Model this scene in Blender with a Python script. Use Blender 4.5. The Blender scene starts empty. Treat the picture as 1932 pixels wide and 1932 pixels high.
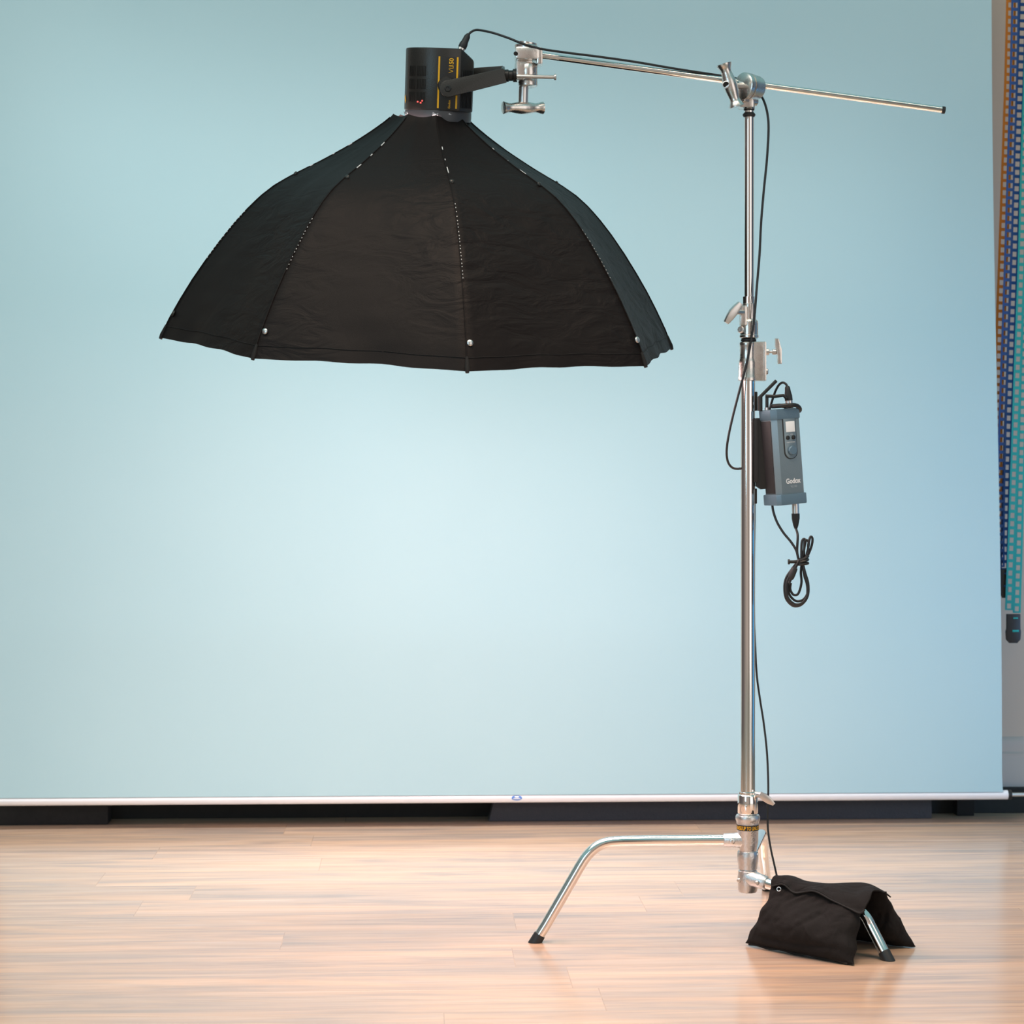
import bpy, bmesh, math, random
from mathutils import Vector, Matrix, noise
random.seed(7)
PI = math.pi
sc = bpy.context.scene
COL = sc.collection
V = Vector

# ------------------------------------------------------------------ camera
CAMX, CAMY, CAMZ, FPX, HY = -0.556, -5.0, 1.1, 4000.0, 893.0
cam = bpy.data.cameras.new('camera')
camo = bpy.data.objects.new('camera', cam); COL.objects.link(camo)
cam.sensor_width = 36.0; cam.sensor_fit = 'HORIZONTAL'
cam.lens = 36.0 * FPX / 1932.0
cam.shift_y = -(966 - HY) / 1932.0
cam.clip_start = 0.05
camo.location = (CAMX, CAMY, CAMZ); camo.rotation_euler = (PI / 2, 0, 0)
cam.dof.use_dof = True; cam.dof.focus_distance = 4.9; cam.dof.aperture_fstop = 7.1
sc.camera = camo

def P(px, py, Y=0.0):
    """world point that lies at depth Y behind that place of the picture"""
    k = (Y - CAMY) / FPX
    return V((CAMX + (px - 966) * k, Y, CAMZ - (py - HY) * k))

# ------------------------------------------------------------------ world, lights, exposure
w = bpy.data.worlds.new('studio'); sc.world = w; w.use_nodes = True
LT = {  # linear colour x strength of every light, added fills included
    'room': (0.23, 0.44, 0.46), 'walls': (0.44, 0.44, 0.44), 'window': (22, 41, 52), 'ceiling': (34, 32, 28), 'blue': (0, 2.0, 4.9), 'softbox': (9.1, 6.15, 5.8),
    'overhead': (22, 21, 20.5), 'front_overhead': (27, 19, 14)}
def split(c):
    m = max(c); return m, (c[0] / m, c[1] / m, c[2] / m) if m > 0 else (1, 1, 1)
bg = w.node_tree.nodes['Background']
nt = w.node_tree; N_ = nt.nodes.new; L_ = nt.links.new
tc = N_('ShaderNodeTexCoord'); sx = N_('ShaderNodeSeparateXYZ'); L_(tc.outputs['Generated'], sx.inputs[0])
at = N_('ShaderNodeMath'); at.operation = 'ARCTAN2'                 # compass angle seen from the stand, 0 = towards the camera
ng = N_('ShaderNodeMath'); ng.operation = 'MULTIPLY'; ng.inputs[1].default_value = -1
L_(sx.outputs['Y'], ng.inputs[0]); L_(sx.outputs['X'], at.inputs[0]); L_(ng.outputs[0], at.inputs[1])
mr = N_('ShaderNodeMapRange'); mr.inputs['From Min'].default_value = -PI; mr.inputs['From Max'].default_value = PI
L_(at.outputs[0], mr.inputs['Value'])
cr = N_('ShaderNodeValToRGB'); L_(mr.outputs[0], cr.inputs['Fac'])  # unseen room behind the camera: dark and bright bands shaped for chrome reflections
def az(d): return d / 360 + .5
stops = [(-175, (.5, .45, .42)), (-110, (.22, .19, .19)), (-72, (.30, .26, .25)), (-55, (.55, .47, .42)), (-20, (1.0, .83, .72)), (6, (.95, .80, .70)), (10, (.28, .22, .19)), (18, (.35, .28, .24)),
         (24, (3.2, 3.0, 2.8)), (52, (3.2, 3.0, 2.9)), (58, (.22, .2, .2)), (84, (.18, .2, .24)), (100, (.25, .45, .65)), (140, (.4, .5, .55))]
e = cr.color_ramp.elements
while len(e) > 1: e.remove(e[0])
e[0].position = az(stops[0][0]); e[0].color = (*stops[0][1], 1)
for d_, c_0 in stops[1:]: k_ = e.new(az(d_)); k_.color = (*c_0, 1)
wm = N_('ShaderNodeVectorMath'); wm.operation = 'MULTIPLY'; L_(cr.outputs[0], wm.inputs[0]); wm.inputs[1].default_value = LT['walls']
up = N_('ShaderNodeMapRange'); up.interpolation_type = 'SMOOTHSTEP'; up.inputs['From Min'].default_value = .32; up.inputs['From Max'].default_value = .6
L_(sx.outputs['Z'], up.inputs['Value'])
mx_ = N_('ShaderNodeMix'); mx_.data_type = 'RGBA'; L_(up.outputs[0], mx_.inputs[0]); L_(wm.outputs[0], mx_.inputs[6]); mx_.inputs[7].default_value = (*LT['room'], 1)
L_(mx_.outputs[2], bg.inputs[0]); bg.inputs[1].default_value = 1.0

def area(name, loc, target, sx, sy, power, color):
    l = bpy.data.lights.new(name, 'AREA'); l.shape = 'RECTANGLE'
    l.size = sx; l.size_y = sy; l.energy = power; l.color = color
    o = bpy.data.objects.new(name, l); COL.objects.link(o)
    o.location = loc
    o.rotation_euler = (V(target) - V(loc)).to_track_quat('-Z', 'Y').to_euler()
    return o
area('window_daylight', (-3.4, -5.4, 2.2), (-0.2, 0.6, 1.0), 1.6, 2.2, *split(LT['window']))  # added fill from the left behind the camera, source unseen
area('ceiling_daylight', (-1.9, -1.6, 4.0), (-1.3, 1.6, 1.6), 3.2, 1.2, *split(LT['ceiling']))  # added fill aimed at the upper backdrop, not a real opening
area('blue_studio_light', (2.5, 0.1, 0.8), (0.7, 1.6, 0.8), 0.9, 1.3, *split(LT['blue'])).data.spread = math.radians(94)
area('overhead_strip_light', (-0.7, 1.0, 3.4), (-0.7, 1.12, 0), 2.8, 0.3, *split(LT['overhead'])).data.spread = math.radians(58)  # lamp added to brighten the floor close to the backdrop
area('front_overhead_light', (0.3, -1.3, 3.7), (0.3, -1.0, 0), 3.0, 0.5, *split(LT['front_overhead'])).data.spread = math.radians(70)  # lamp added to warm and brighten the near floor
DIFFUSER_EMIT, DIFFUSER_COL = split(LT['softbox']); DIFFUSER_COL = (*DIFFUSER_COL, 1)

vs = sc.view_settings
vs.view_transform = 'Standard'; vs.look = 'None'; vs.exposure = 0.0; vs.gamma = 1.0
vs.use_curve_mapping = False

# ------------------------------------------------------------------ materials
def mat(name, color, rough=0.5, metal=0.0, spec=0.5, emit=None, estr=0.0, bump=None, sheen=0.0, coat=0.0, transl=None):
    m = bpy.data.materials.new(name); m.use_nodes = True
    nt = m.node_tree; b = nt.nodes['Principled BSDF']
    b.inputs['Base Color'].default_value = (*color, 1)
    b.inputs['Roughness'].default_value = rough
    b.inputs['Metallic'].default_value = metal
    b.inputs['Specular IOR Level'].default_value = spec
    b.inputs['Sheen Weight'].default_value = sheen
    b.inputs['Coat Weight'].default_value = coat
    if emit:
        b.inputs['Emission Color'].default_value = (*emit, 1)
        b.inputs['Emission Strength'].default_value = estr
    if bump:
        scale, strength, detail = bump
        tc = nt.nodes.new('ShaderNodeTexCoord'); n = nt.nodes.new('ShaderNodeTexNoise')
        n.inputs['Scale'].default_value = scale; n.inputs['Detail'].default_value = detail
        bp = nt.nodes.new('ShaderNodeBump'); bp.inputs['Strength'].default_value = strength
        bp.inputs['Distance'].default_value = 0.004
        nt.links.new(tc.outputs['Object'], n.inputs['Vector'])
        nt.links.new(n.outputs['Fac'], bp.inputs['Height'])
        nt.links.new(bp.outputs['Normal'], b.inputs['Normal'])
        r = nt.nodes.new('ShaderNodeMapRange')
        r.inputs['To Min'].default_value = max(0, rough - .08); r.inputs['To Max'].default_value = rough + .08
        nt.links.new(n.outputs['Fac'], r.inputs['Value']); nt.links.new(r.outputs['Result'], b.inputs['Roughness'])
    return m

M = {}
M['chrome'] = mat('chrome', (0.86, 0.83, 0.80), 0.09, 1.0)
M['brushed'] = mat('brushed_steel', (0.74, 0.69, 0.65), 0.27, 1.0, bump=(60, .12, 3))
M['cast'] = mat('cast_aluminium', (0.66, 0.66, 0.66), 0.36, 1.0, bump=(220, .25, 3))
M['black'] = mat('black_plastic', (0.012, 0.012, 0.012), 0.42)
M['blackmetal'] = mat('black_painted_metal', (0.018, 0.017, 0.015), 0.38, bump=(400, .1, 2))
M['rubber'] = mat('black_rubber', (0.012, 0.013, 0.015), 0.5)
M['hole'] = mat('dark_hole', (0.004, 0.003, 0.002), 0.8)
M['yellow'] = mat('yellow_print', (0.80, 0.42, 0.01), 0.5)
M['cordura'] = mat('black_canvas', (0.0115, 0.0102, 0.0102), 0.85, spec=.2, sheen=0.0, bump=(700, .5, 4))
def folds(m):
    nt = m.node_tree; b = nt.nodes['Principled BSDF']; old = b.inputs['Normal'].links[0].from_socket
    tc = nt.nodes.new('ShaderNodeTexCoord'); n = nt.nodes.new('ShaderNodeTexNoise'); n.inputs['Scale'].default_value = 13; n.inputs['Detail'].default_value = 2.5
    n.inputs['Distortion'].default_value = .8
    bp = nt.nodes.new('ShaderNodeBump'); bp.inputs['Strength'].default_value = .8; bp.inputs['Distance'].default_value = .022
    nt.links.new(tc.outputs['Object'], n.inputs['Vector']); nt.links.new(n.outputs['Fac'], bp.inputs['Height'])
    nt.links.new(old, bp.inputs['Normal']); nt.links.new(bp.outputs[0], b.inputs['Normal'])
folds(M['cordura'])
M['cordura_edge'] = mat('black_webbing', (0.007, 0.0065, 0.0065), 0.8, bump=(900, .4, 2))
M['silver'] = mat('nickel_rivet', (0.72, 0.69, 0.67), 0.33, 1.0)
M['thread'] = mat('white_thread', (0.75, 0.75, 0.75), 0.7)  # white that stands for light showing through the seams
M['lining'] = mat('white_lining', (0.85, 0.85, 0.87), 0.6)
M['box'] = mat('grey_blue_anodised', (0.20, 0.265, 0.30), 0.36, 0.45, bump=(500, .12, 2))
M['boxcap'] = mat('grey_cap_plastic', (0.13, 0.21, 0.27), 0.34, 0.4, bump=(700, .2, 2))
M['boxside'] = mat('dark_fin_plastic', (0.02, 0.02, 0.022), 0.5)
M['lcd'] = mat('pale_display', (0.92, 0.94, 0.95), 0.5)
M['print'] = mat('white_print', (0.8, 0.82, 0.85), 0.6)
M['printdim'] = mat('grey_print', (0.35, 0.42, 0.48), 0.6)
M['whitebar'] = mat('silver_tube', (0.86, 0.86, 0.88), 0.35, 0.1)
M['foam'] = mat('charcoal_foam', (0.062, 0.062, 0.07), 0.9, bump=(150, .8, 5))
M['blackbox'] = mat('black_board', (0.010, 0.009, 0.009), 0.8, bump=(60, .3, 3))
M['plinth'] = mat('dark_plinth', (0.016, 0.016, 0.015), 0.8, bump=(30, .3, 3))
M['orange'] = mat('orange_tape', (0.85, 0.26, 0.02), 0.5)
M['blue'] = mat('blue_tape', (0.005, 0.07, 0.27), 0.45)
M['teal'] = mat('teal_tape', (0.0, 0.30, 0.29), 0.45)
M['blueline'] = mat('blue_logo', (0.08, 0.22, 0.6), 0.4)
M['redglow'] = mat('red_led', (0.5, 0.05, 0.05), 0.5, emit=(1, .12, .1), estr=1.2)
M['trim'] = mat('grey_white_trim', (0.60, 0.50, 0.44), 0.5)

def softfabric():
    m = bpy.data.materials.new('softbox_fabric'); m.use_nodes = True
    nt = m.node_tree; b = nt.nodes['Principled BSDF']; L = nt.links.new
    b.inputs['Base Color'].default_value = (0.0085, 0.0058, 0.0054, 1)
    b.inputs['Roughness'].default_value = 0.55
    b.inputs['Specular IOR Level'].default_value = 0.17
    tc = nt.nodes.new('ShaderNodeTexCoord')
    mp = nt.nodes.new('ShaderNodeMapping'); mp.inputs['Scale'].default_value = (5, 5, 13)
    n = nt.nodes.new('ShaderNodeTexNoise'); n.inputs['Scale'].default_value = 2.0; n.inputs['Detail'].default_value = 5
    n.inputs['Distortion'].default_value = 1.1
    n2 = nt.nodes.new('ShaderNodeTexNoise'); n2.inputs['Scale'].default_value = 900
    bp = nt.nodes.new('ShaderNodeBump'); bp.inputs['Distance'].default_value = 0.010; bp.inputs['Strength'].default_value = .85
    b2 = nt.nodes.new('ShaderNodeBump'); b2.inputs['Distance'].default_value = 0.0006; b2.inputs['Strength'].default_value = .5
    L(tc.outputs['Object'], mp.inputs['Vector']); L(mp.outputs[0], n.inputs['Vector']); L(tc.outputs['Object'], n2.inputs['Vector'])
    n3 = nt.nodes.new('ShaderNodeTexNoise'); n3.inputs['Scale'].default_value = 2.6; n3.inputs['Detail'].default_value = 1; L(tc.outputs['Object'], n3.inputs['Vector'])
    mk = nt.nodes.new('ShaderNodeMapRange'); mk.inputs['From Min'].default_value = .34; mk.inputs['From Max'].default_value = .60; L(n3.outputs['Fac'], mk.inputs['Value'])
    mu = nt.nodes.new('ShaderNodeMath'); mu.operation = 'MULTIPLY'; L(n.outputs['Fac'], mu.inputs[0]); L(mk.outputs[0], mu.inputs[1]); L(mu.outputs[0], bp.inputs['Height']); L(n2.outputs['Fac'], b2.inputs['Height'])
    L(bp.outputs[0], b2.inputs['Normal']); L(b2.outputs[0], b.inputs['Normal'])
    return m
M['softfabric'] = softfabric()

def floor_mat():
    m = bpy.data.materials.new('laminate_planks'); m.use_nodes = True
    nt = m.node_tree; b = nt.nodes['Principled BSDF']; N = nt.nodes.new; L = nt.links.new
    tc = N('ShaderNodeTexCoord')
    mp = N('ShaderNodeMapping'); mp.inputs['Rotation'].default_value = (0, 0, -math.radians(2.6))
    mp.inputs['Location'].default_value = (0.35, 0.06, 0)
    L(tc.outputs['Object'], mp.inputs['Vector'])
    br = N('ShaderNodeTexBrick')
    br.inputs['Scale'].default_value = 1.0; br.inputs['Brick Width'].default_value = 1.28
    br.inputs['Row Height'].default_value = 0.195; br.inputs['Mortar Size'].default_value = 0.0012
    br.inputs['Mortar Smooth'].default_value = 0.2; br.inputs['Bias'].default_value = 0.0
    br.offset = 0.0
    br.inputs['Color1'].default_value = (0, 0, 0, 1); br.inputs['Color2'].default_value = (1, 1, 1, 1)
    br.inputs['Mortar'].default_value = (0.5, 0.5, 0.5, 1)
    sp = N('ShaderNodeSeparateXYZ'); L(mp.outputs[0], sp.inputs[0])          # every row of planks starts somewhere else
    dv = N('ShaderNodeMath'); dv.operation = 'DIVIDE'; dv.inputs[1].default_value = 0.195; L(sp.outputs['Y'], dv.inputs[0])
    fo = N('ShaderNodeMath'); fo.operation = 'FLOOR'; L(dv.outputs[0], fo.inputs[0])
    wn = N('ShaderNodeTexWhiteNoise'); wn.noise_dimensions = '1D'; L(fo.outputs[0], wn.inputs['W'])
    ma = N('ShaderNodeMath'); ma.operation = 'MULTIPLY_ADD'; ma.inputs[1].default_value = 1.28; L(wn.outputs['Value'], ma.inputs[0]); L(sp.outputs['X'], ma.inputs[2])
    cb = N('ShaderNodeCombineXYZ'); L(ma.outputs[0], cb.inputs['X']); L(sp.outputs['Y'], cb.inputs['Y'])
    L(cb.outputs[0], br.inputs['Vector'])
    # per-plank shift of the grain
    sh = N('ShaderNodeVectorMath'); sh.operation = 'MULTIPLY_ADD'
    sh.inputs[1].default_value = (7.3, 3.1, 0)
    L(br.outputs['Color'], sh.inputs[0]); L(mp.outputs[0], sh.inputs[2])
    def grain(sx, sy, det, dist):
        g = N('ShaderNodeMapping'); g.inputs['Scale'].default_value = (sx, sy, 1)
        L(sh.outputs[0], g.inputs['Vector'])
        n = N('ShaderNodeTexNoise'); n.inputs['Scale'].default_value = 1.0; n.inputs['Detail'].default_value = det
        n.inputs['Roughness'].default_value = 0.62
        n.inputs['Distortion'].default_value = dist; L(g.outputs[0], n.inputs['Vector']); return n
    g1 = grain(1.5, 17, 5, 0.7); g2 = grain(3.5, 60, 3, 0.3); g3 = grain(0.9, 6, 3, 1.4)
    r1 = N('ShaderNodeValToRGB')
    e = r1.color_ramp.elements
    e[0].position = 0.30; e[0].color = (0.42, 0.315, 0.25, 1)
    e[1].position = 0.70; e[1].color = (0.65, 0.475, 0.352, 1)
    k = e.new(0.43); k.color = (0.525, 0.38, 0.288, 1)
    k = e.new(0.52); k.color = (0.61, 0.42, 0.292, 1)
    L(g1.outputs['Fac'], r1.inputs['Fac'])
    r2 = N('ShaderNodeValToRGB'); e = r2.color_ramp.elements
    e[0].position = 0.30; e[0].color = (0.76, 0.75, 0.76, 1); e[1].position = 0.56; e[1].color = (1, 1, 1, 1)
    L(g2.outputs['Fac'], r2.inputs['Fac'])
    mx = N('ShaderNodeMix'); mx.data_type = 'RGBA'; mx.blend_type = 'MULTIPLY'; mx.inputs[0].default_value = 0.55
    L(r1.outputs[0], mx.inputs[6]); L(r2.outputs[0], mx.inputs[7])
    r3 = N('ShaderNodeValToRGB'); e = r3.color_ramp.elements
    e[0].position = 0.38; e[0].color = (0.83, 0.87, 0.93, 1); e[1].position = 0.62; e[1].color = (1.05, 1.0, 0.95, 1)
    L(g3.outputs['Fac'], r3.inputs['Fac'])
    m3 = N('ShaderNodeMix'); m3.data_type = 'RGBA'; m3.blend_type = 'MULTIPLY'; m3.inputs[0].default_value = 1
    L(mx.outputs[2], m3.inputs[6]); L(r3.outputs[0], m3.inputs[7])
    tone = N('ShaderNodeMapRange'); tone.inputs['To Min'].default_value = 0.93; tone.inputs['To Max'].default_value = 1.05
    L(br.outputs['Color'], tone.inputs['Value'])
    m4 = N('ShaderNodeVectorMath'); m4.operation = 'SCALE'
    L(m3.outputs[2], m4.inputs[0]); L(tone.outputs[0], m4.inputs['Scale'])
    # joints
    m5 = N('ShaderNodeMix'); m5.data_type = 'RGBA'; m5.inputs[7].default_value = (0.30, 0.18, 0.11, 1)
    jf = N('ShaderNodeMath'); jf.operation = 'MULTIPLY'; jf.inputs[1].default_value = 0.35
    L(br.outputs['Fac'], jf.inputs[0]); L(jf.outputs[0], m5.inputs[0]); L(m4.outputs[0], m5.inputs[6])
    L(m5.outputs[2], b.inputs['Base Color'])
    rr = N('ShaderNodeMapRange'); rr.inputs['To Min'].default_value = 0.15; rr.inputs['To Max'].default_value = 0.26
    L(g1.outputs['Fac'], rr.inputs['Value']); L(rr.outputs[0], b.inputs['Roughness'])
    bp = N('ShaderNodeBump'); bp.inputs['Strength'].default_value = 0.05; bp.inputs['Distance'].default_value = 0.001
    L(g2.outputs['Fac'], bp.inputs['Height']); L(bp.outputs[0], b.inputs['Normal'])
    b.inputs['Specular IOR Level'].default_value = 1.0; b.inputs['IOR'].default_value = 1.78
    return m
M['floor'] = floor_mat()

def backdrop_mat():
    m = bpy.data.materials.new('pale_blue_vinyl'); m.use_nodes = True
    nt = m.node_tree; b = nt.nodes['Principled BSDF']; N = nt.nodes.new; L = nt.links.new
    tc = N('ShaderNodeTexCoord'); n = N('ShaderNodeTexNoise'); n.inputs['Scale'].default_value = 1.1; n.inputs['Detail'].default_value = 2
    L(tc.outputs['Object'], n.inputs['Vector'])
    r = N('ShaderNodeValToRGB'); e = r.color_ramp.elements
    e[0].position = .3; e[0].color = (0.425, 0.640, 0.700, 1); e[1].position = .7; e[1].color = (0.45, 0.660, 0.715, 1)
    L(n.outputs['Fac'], r.inputs['Fac']); L(r.outputs[0], b.inputs['Base Color'])
    b.inputs['Roughness'].default_value = 0.55; b.inputs['Specular IOR Level'].default_value = 0.5
    return m
M['backdrop'] = backdrop_mat()

def wall_mat():
    m = bpy.data.materials.new('painted_wall'); m.use_nodes = True
    nt = m.node_tree; b = nt.nodes['Principled BSDF']; N = nt.nodes.new; L = nt.links.new
    tc = N('ShaderNodeTexCoord'); n = N('ShaderNodeTexNoise'); n.inputs['Scale'].default_value = 90; n.inputs['Detail'].default_value = 3
    L(tc.outputs['Object'], n.inputs['Vector'])
    bp = N('ShaderNodeBump'); bp.inputs['Strength'].default_value = .2; bp.inputs['Distance'].default_value = .002
    L(n.outputs['Fac'], bp.inputs['Height']); L(bp.outputs[0], b.inputs['Normal'])
    b.inputs['Base Color'].default_value = (0.68, 0.54, 0.44, 1); b.inputs['Roughness'].default_value = 0.7
    return m
M['wall'] = wall_mat()

def glow_mat():
    m = bpy.data.materials.new('lit_diffuser_cloth'); m.use_nodes = True
    nt = m.node_tree; nt.nodes.clear()
    o = nt.nodes.new('ShaderNodeOutputMaterial'); e = nt.nodes.new('ShaderNodeEmission')
    e.inputs[0].default_value = DIFFUSER_COL; e.inputs[1].default_value = DIFFUSER_EMIT
    nt.links.new(e.outputs[0], o.inputs[0]); return m
M['diffuser'] = glow_mat()

# ------------------------------------------------------------------ mesh helpers
def basis(z, xhint=V((1, 0, 0))):
    z = V(z).normalized(); x = V(xhint)
    x = x - z * x.dot(z)
    if x.length < 1e-4:
        x = V((0, 1, 0)) - z * z.y
        if x.length < 1e-4: x = V((1, 0, 0))
    x.normalize(); y = z.cross(x)
    return x, y, z

class MB:
    def __init__(s): s.v = []; s.f = []; s.m = []
    def add(s, vs_, fs, mi=0):
        o = len(s.v); s.v += [V(p) for p in vs_]
        s.f += [[i + o for i in f] for f in fs]; s.m += [mi] * len(fs)
    def lathe(s, prof, origin, axis, seg=40, mi=0, cap=True, xhint=V((1, 0, 0)), ex=1.0):
        x, y, z = basis(axis, xhint); o = V(origin); vs_ = []; fs = []
        for r, h in prof:
            for i in range(seg):
                a = 2 * PI * i / seg
                vs_.append(o + x * (r * ex * math.cos(a)) + y * (r * math.sin(a)) + z * h)
        n = len(prof)
        for j in range(n - 1):
            for i in range(seg):
                k = (i + 1) % seg
                fs.append([j * seg + i, j * seg + k, (j + 1) * seg + k, (j + 1) * seg + i])
        if cap:
            if prof[0][0] > 1e-6: fs.append([i for i in range(seg)][::-1])
            if prof[-1][0] > 1e-6: fs.append([(n - 1) * seg + i for i in range(seg)])
        s.add(vs_, fs, mi); return s
    def cyl(s, a, b, r, seg=32, mi=0, bev=0.0):
        a = V(a); b = V(b); L = (b - a).length
        pr = [(r, 0), (r, L)] if bev <= 0 else [(r - bev, 0), (r, bev), (r, L - bev), (r - bev, L)]
        return s.lathe(pr, a, b - a, seg, mi)
    def tube(s, pts, r, seg=12, mi=0, cap=True):
        pts = [V(p) for p in pts]; n = len(pts)
        rad = r if isinstance(r, (list, tuple)) else [r] * n
        vs_ = []; fs = []; t0 = (pts[1] - pts[0]).normalized(); x, y, _ = basis(t0)
        for j in range(n):
            t = (pts[min(j + 1, n - 1)] - pts[max(j - 1, 0)])
            t = t.normalized() if t.length > 1e-9 else t0
            x = x - t * x.dot(t)
            x = x.normalized() if x.length > 1e-6 else basis(t)[0]
            y = t.cross(x); t0 = t
            for i in range(seg):
                a = 2 * PI * i / seg
                vs_.append(pts[j] + (x * math.cos(a) + y * math.sin(a)) * rad[j])
        for j in range(n - 1):
            for i in range(seg):
                k = (i + 1) % seg
                fs.append([j * seg + i, j * seg + k, (j + 1) * seg + k, (j + 1) * seg + i])
        if cap:
            fs.append(list(range(seg))[::-1]); fs.append([(n - 1) * seg + i for i in range(seg)])
        s.add(vs_, fs, mi); return s
    def box(s, c, size, X=(1, 0, 0), Z=(0, 0, 1), bev=0.0, mi=0, seg=2):
        x, y, z = basis(Z, X); c = V(c); hx, hy, hz = [q / 2 for q in size]
        bm = bmesh.new(); bmesh.ops.create_cube(bm, size=1.0)
        for v in bm.verts: v.co = V((v.co.x * 2 * hx, v.co.y * 2 * hy, v.co.z * 2 * hz))
        if bev > 0: bmesh.ops.bevel(bm, geom=list(bm.edges), offset=bev, segments=seg, affect='EDGES', profile=.6)
        bm.verts.index_update()
        s.add([c + x * v.co.x + y * v.co.y + z * v.co.z for v in bm.verts], [[v.index for v in f.verts] for f in bm.faces], mi)
        bm.free(); return s
    def prism(s, out, origin, X, Y, depth, bev=0.0, mi=0, seg=2):
        """outline in the X,Y plane pushed along X cross Y by depth"""
        X = V(X).normalized(); Y = V(Y).normalized(); Z = X.cross(Y); o = V(origin)
        bm = bmesh.new()
        a = [bm.verts.new((p[0], p[1], 0)) for p in out]; b = [bm.verts.new((p[0], p[1], depth)) for p in out]
        n = len(out); bm.faces.new(a[::-1]); bm.faces.new(b)
        for i in range(n):
            j = (i + 1) % n; bm.faces.new([a[i], a[j], b[j], b[i]])
        bmesh.ops.recalc_face_normals(bm, faces=bm.faces)
        if bev > 0:
            ed = [e for e in bm.edges if abs(e.verts[0].co.z - e.verts[1].co.z) < 1e-7]
            bmesh.ops.bevel(bm, geom=ed, offset=bev, segments=seg, affect='EDGES', profile=.6)
        bm.verts.index_update()
        s.add([o + X * v.co.x + Y * v.co.y + Z * v.co.z for v in bm.verts], [[v.index for v in f.verts] for f in bm.faces], mi)
        bm.free(); return s
    def build(s, name, mats, parent=None, angle=38, origin=None):
        if not isinstance(mats, (list, tuple)): mats = [mats]
        if parent is not None: origin = WORLD_LOC[parent.name]
        elif origin is None: origin = V((0, 0, 0))
        origin = V(origin)
        me = bpy.data.meshes.new(name)
        me.from_pydata([tuple(p - origin) for p in s.v], [], s.f)
        for m in mats: me.materials.append(m)
        me.polygons.foreach_set('material_index', s.m)
        bm = bmesh.new(); bm.from_mesh(me)
        bmesh.ops.recalc_face_normals(bm, faces=bm.faces)
        for f in bm.faces: f.smooth = True
        for e in bm.edges:
            if len(e.link_faces) == 2: e.smooth = e.calc_face_angle(0) < math.radians(angle)
        bm.to_mesh(me); bm.free(); me.update()
        o = bpy.data.objects.new(name, me); COL.objects.link(o)
        if parent is not None: o.parent = parent
        else: o.location = origin
        WORLD_LOC[o.name] = origin
        return o
WORLD_LOC = {}

def tag(o, label=None, cat=None, group=None, kind=None):
    if label: o['label'] = label
    if cat: o['category'] = cat
    if group: o['group'] = group
    if kind: o['kind'] = kind
    return o
def thing(name, loc, label, cat, group=None):
    o = bpy.data.objects.new(name, None); COL.objects.link(o); o.location = loc
    o.empty_display_size = .05; WORLD_LOC[o.name] = V(loc)
    return tag(o, label, cat, group)

def catmull(pts, n=8):
    pts = [V(p) for p in pts]; out = []
    for i in range(len(pts) - 1):
        p0 = pts[max(i - 1, 0)]; p1 = pts[i]; p2 = pts[i + 1]; p3 = pts[min(i + 2, len(pts) - 1)]
        for j in range(n):
            t = j / n
            out.append(0.5 * ((2 * p1) + (p2 - p0) * t + (2 * p0 - 5 * p1 + 4 * p2 - p3) * t * t + (3 * p1 - p0 - 3 * p2 + p3) * t ** 3))
    out.append(pts[-1]); return out

def text_mesh(mb, body, origin, X, Y, height, depth=0.0006, mi=0, bold=0.0, width=None, shear=0.0):
    """lettering as geometry: X reading direction, Y up; origin = lower left of the first letter"""
    cu = bpy.data.curves.new('lettering', 'FONT'); cu.body = body; cu.size = 1.0; cu.extrude = 0.0; cu.offset = bold; cu.shear = shear
    ob = bpy.data.objects.new('lettering_tmp', cu); COL.objects.link(ob)
    dg = bpy.context.evaluated_depsgraph_get(); dg.update()
    me = bpy.data.meshes.new_from_object(ob.evaluated_get(dg))
    xs = [v.co.x for v in me.vertices]; ys = [v.co.y for v in me.vertices]
    x0, x1, y0, y1 = min(xs), max(xs), min(ys), max(ys)
    sy = height / (y1 - y0); sx = sy if width is None else width / (x1 - x0)
    X = V(X).normalized(); Y = V(Y).normalized(); Z = X.cross(Y); o = V(origin)
    mb.add([o + X * ((v.co.x - x0) * sx) + Y * ((v.co.y - y0) * sy) + Z * depth for v in me.vertices],
           [list(p.vertices) for p in me.polygons], mi)
    bpy.data.objects.remove(ob); bpy.data.curves.remove(cu); bpy.data.meshes.remove(me)

# ------------------------------------------------------------------ the setting
YAW = math.radians(2.37)
BX = V((math.cos(YAW), math.sin(YAW), 0)); BN = V((math.sin(YAW), -math.cos(YAW), 0))   # along the backdrop / towards the camera
BO = P(0, 1512, 1.55); BO.z = 0.0           # foot of the backdrop's left end
def B(s, d, z):                              # s along the backdrop, d behind it
    return BO + BX * s - BN * d + V((0, 0, z))

WALLD = 0.245
mb = MB(); mb.box((0.0, -1.4, -0.03), (7.4, 9.8, 0.06))
fl = mb.build('floor', M['floor']); tag(fl, kind='structure')
mb = MB(); c = B(1.75, WALLD + .06, 1.5); mb.box(c, (6.6, .12, 3.0), X=BX)
tag(mb.build('wall_back', M['wall']), kind='structure')
mb = MB()
prof = [(0, 0), (.022, 0), (.022, .165), (.018, .172), (.018, .186), (.012, .192), (.012, .222), (.006, .236), (0, .24)]
L0 = B(-1.5, WALLD, 0.0)
x_ = BN; out = [(a, b) for a, b in prof]
mb.prism(out, L0, BN, V((0, 0, 1)), 6.4 if BN.cross(V((0, 0, 1))).dot(BX) > 0 else -6.4)
tag(mb.build('baseboard_back', M['trim']), kind='structure')
mb = MB(); mb.box(B(1.75, WALLD - .022 - .022, .040), (6.4, .04, .080), X=BX, bev=.004)
tag(mb.build('trim_1', M['plinth']), kind='structure')

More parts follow.
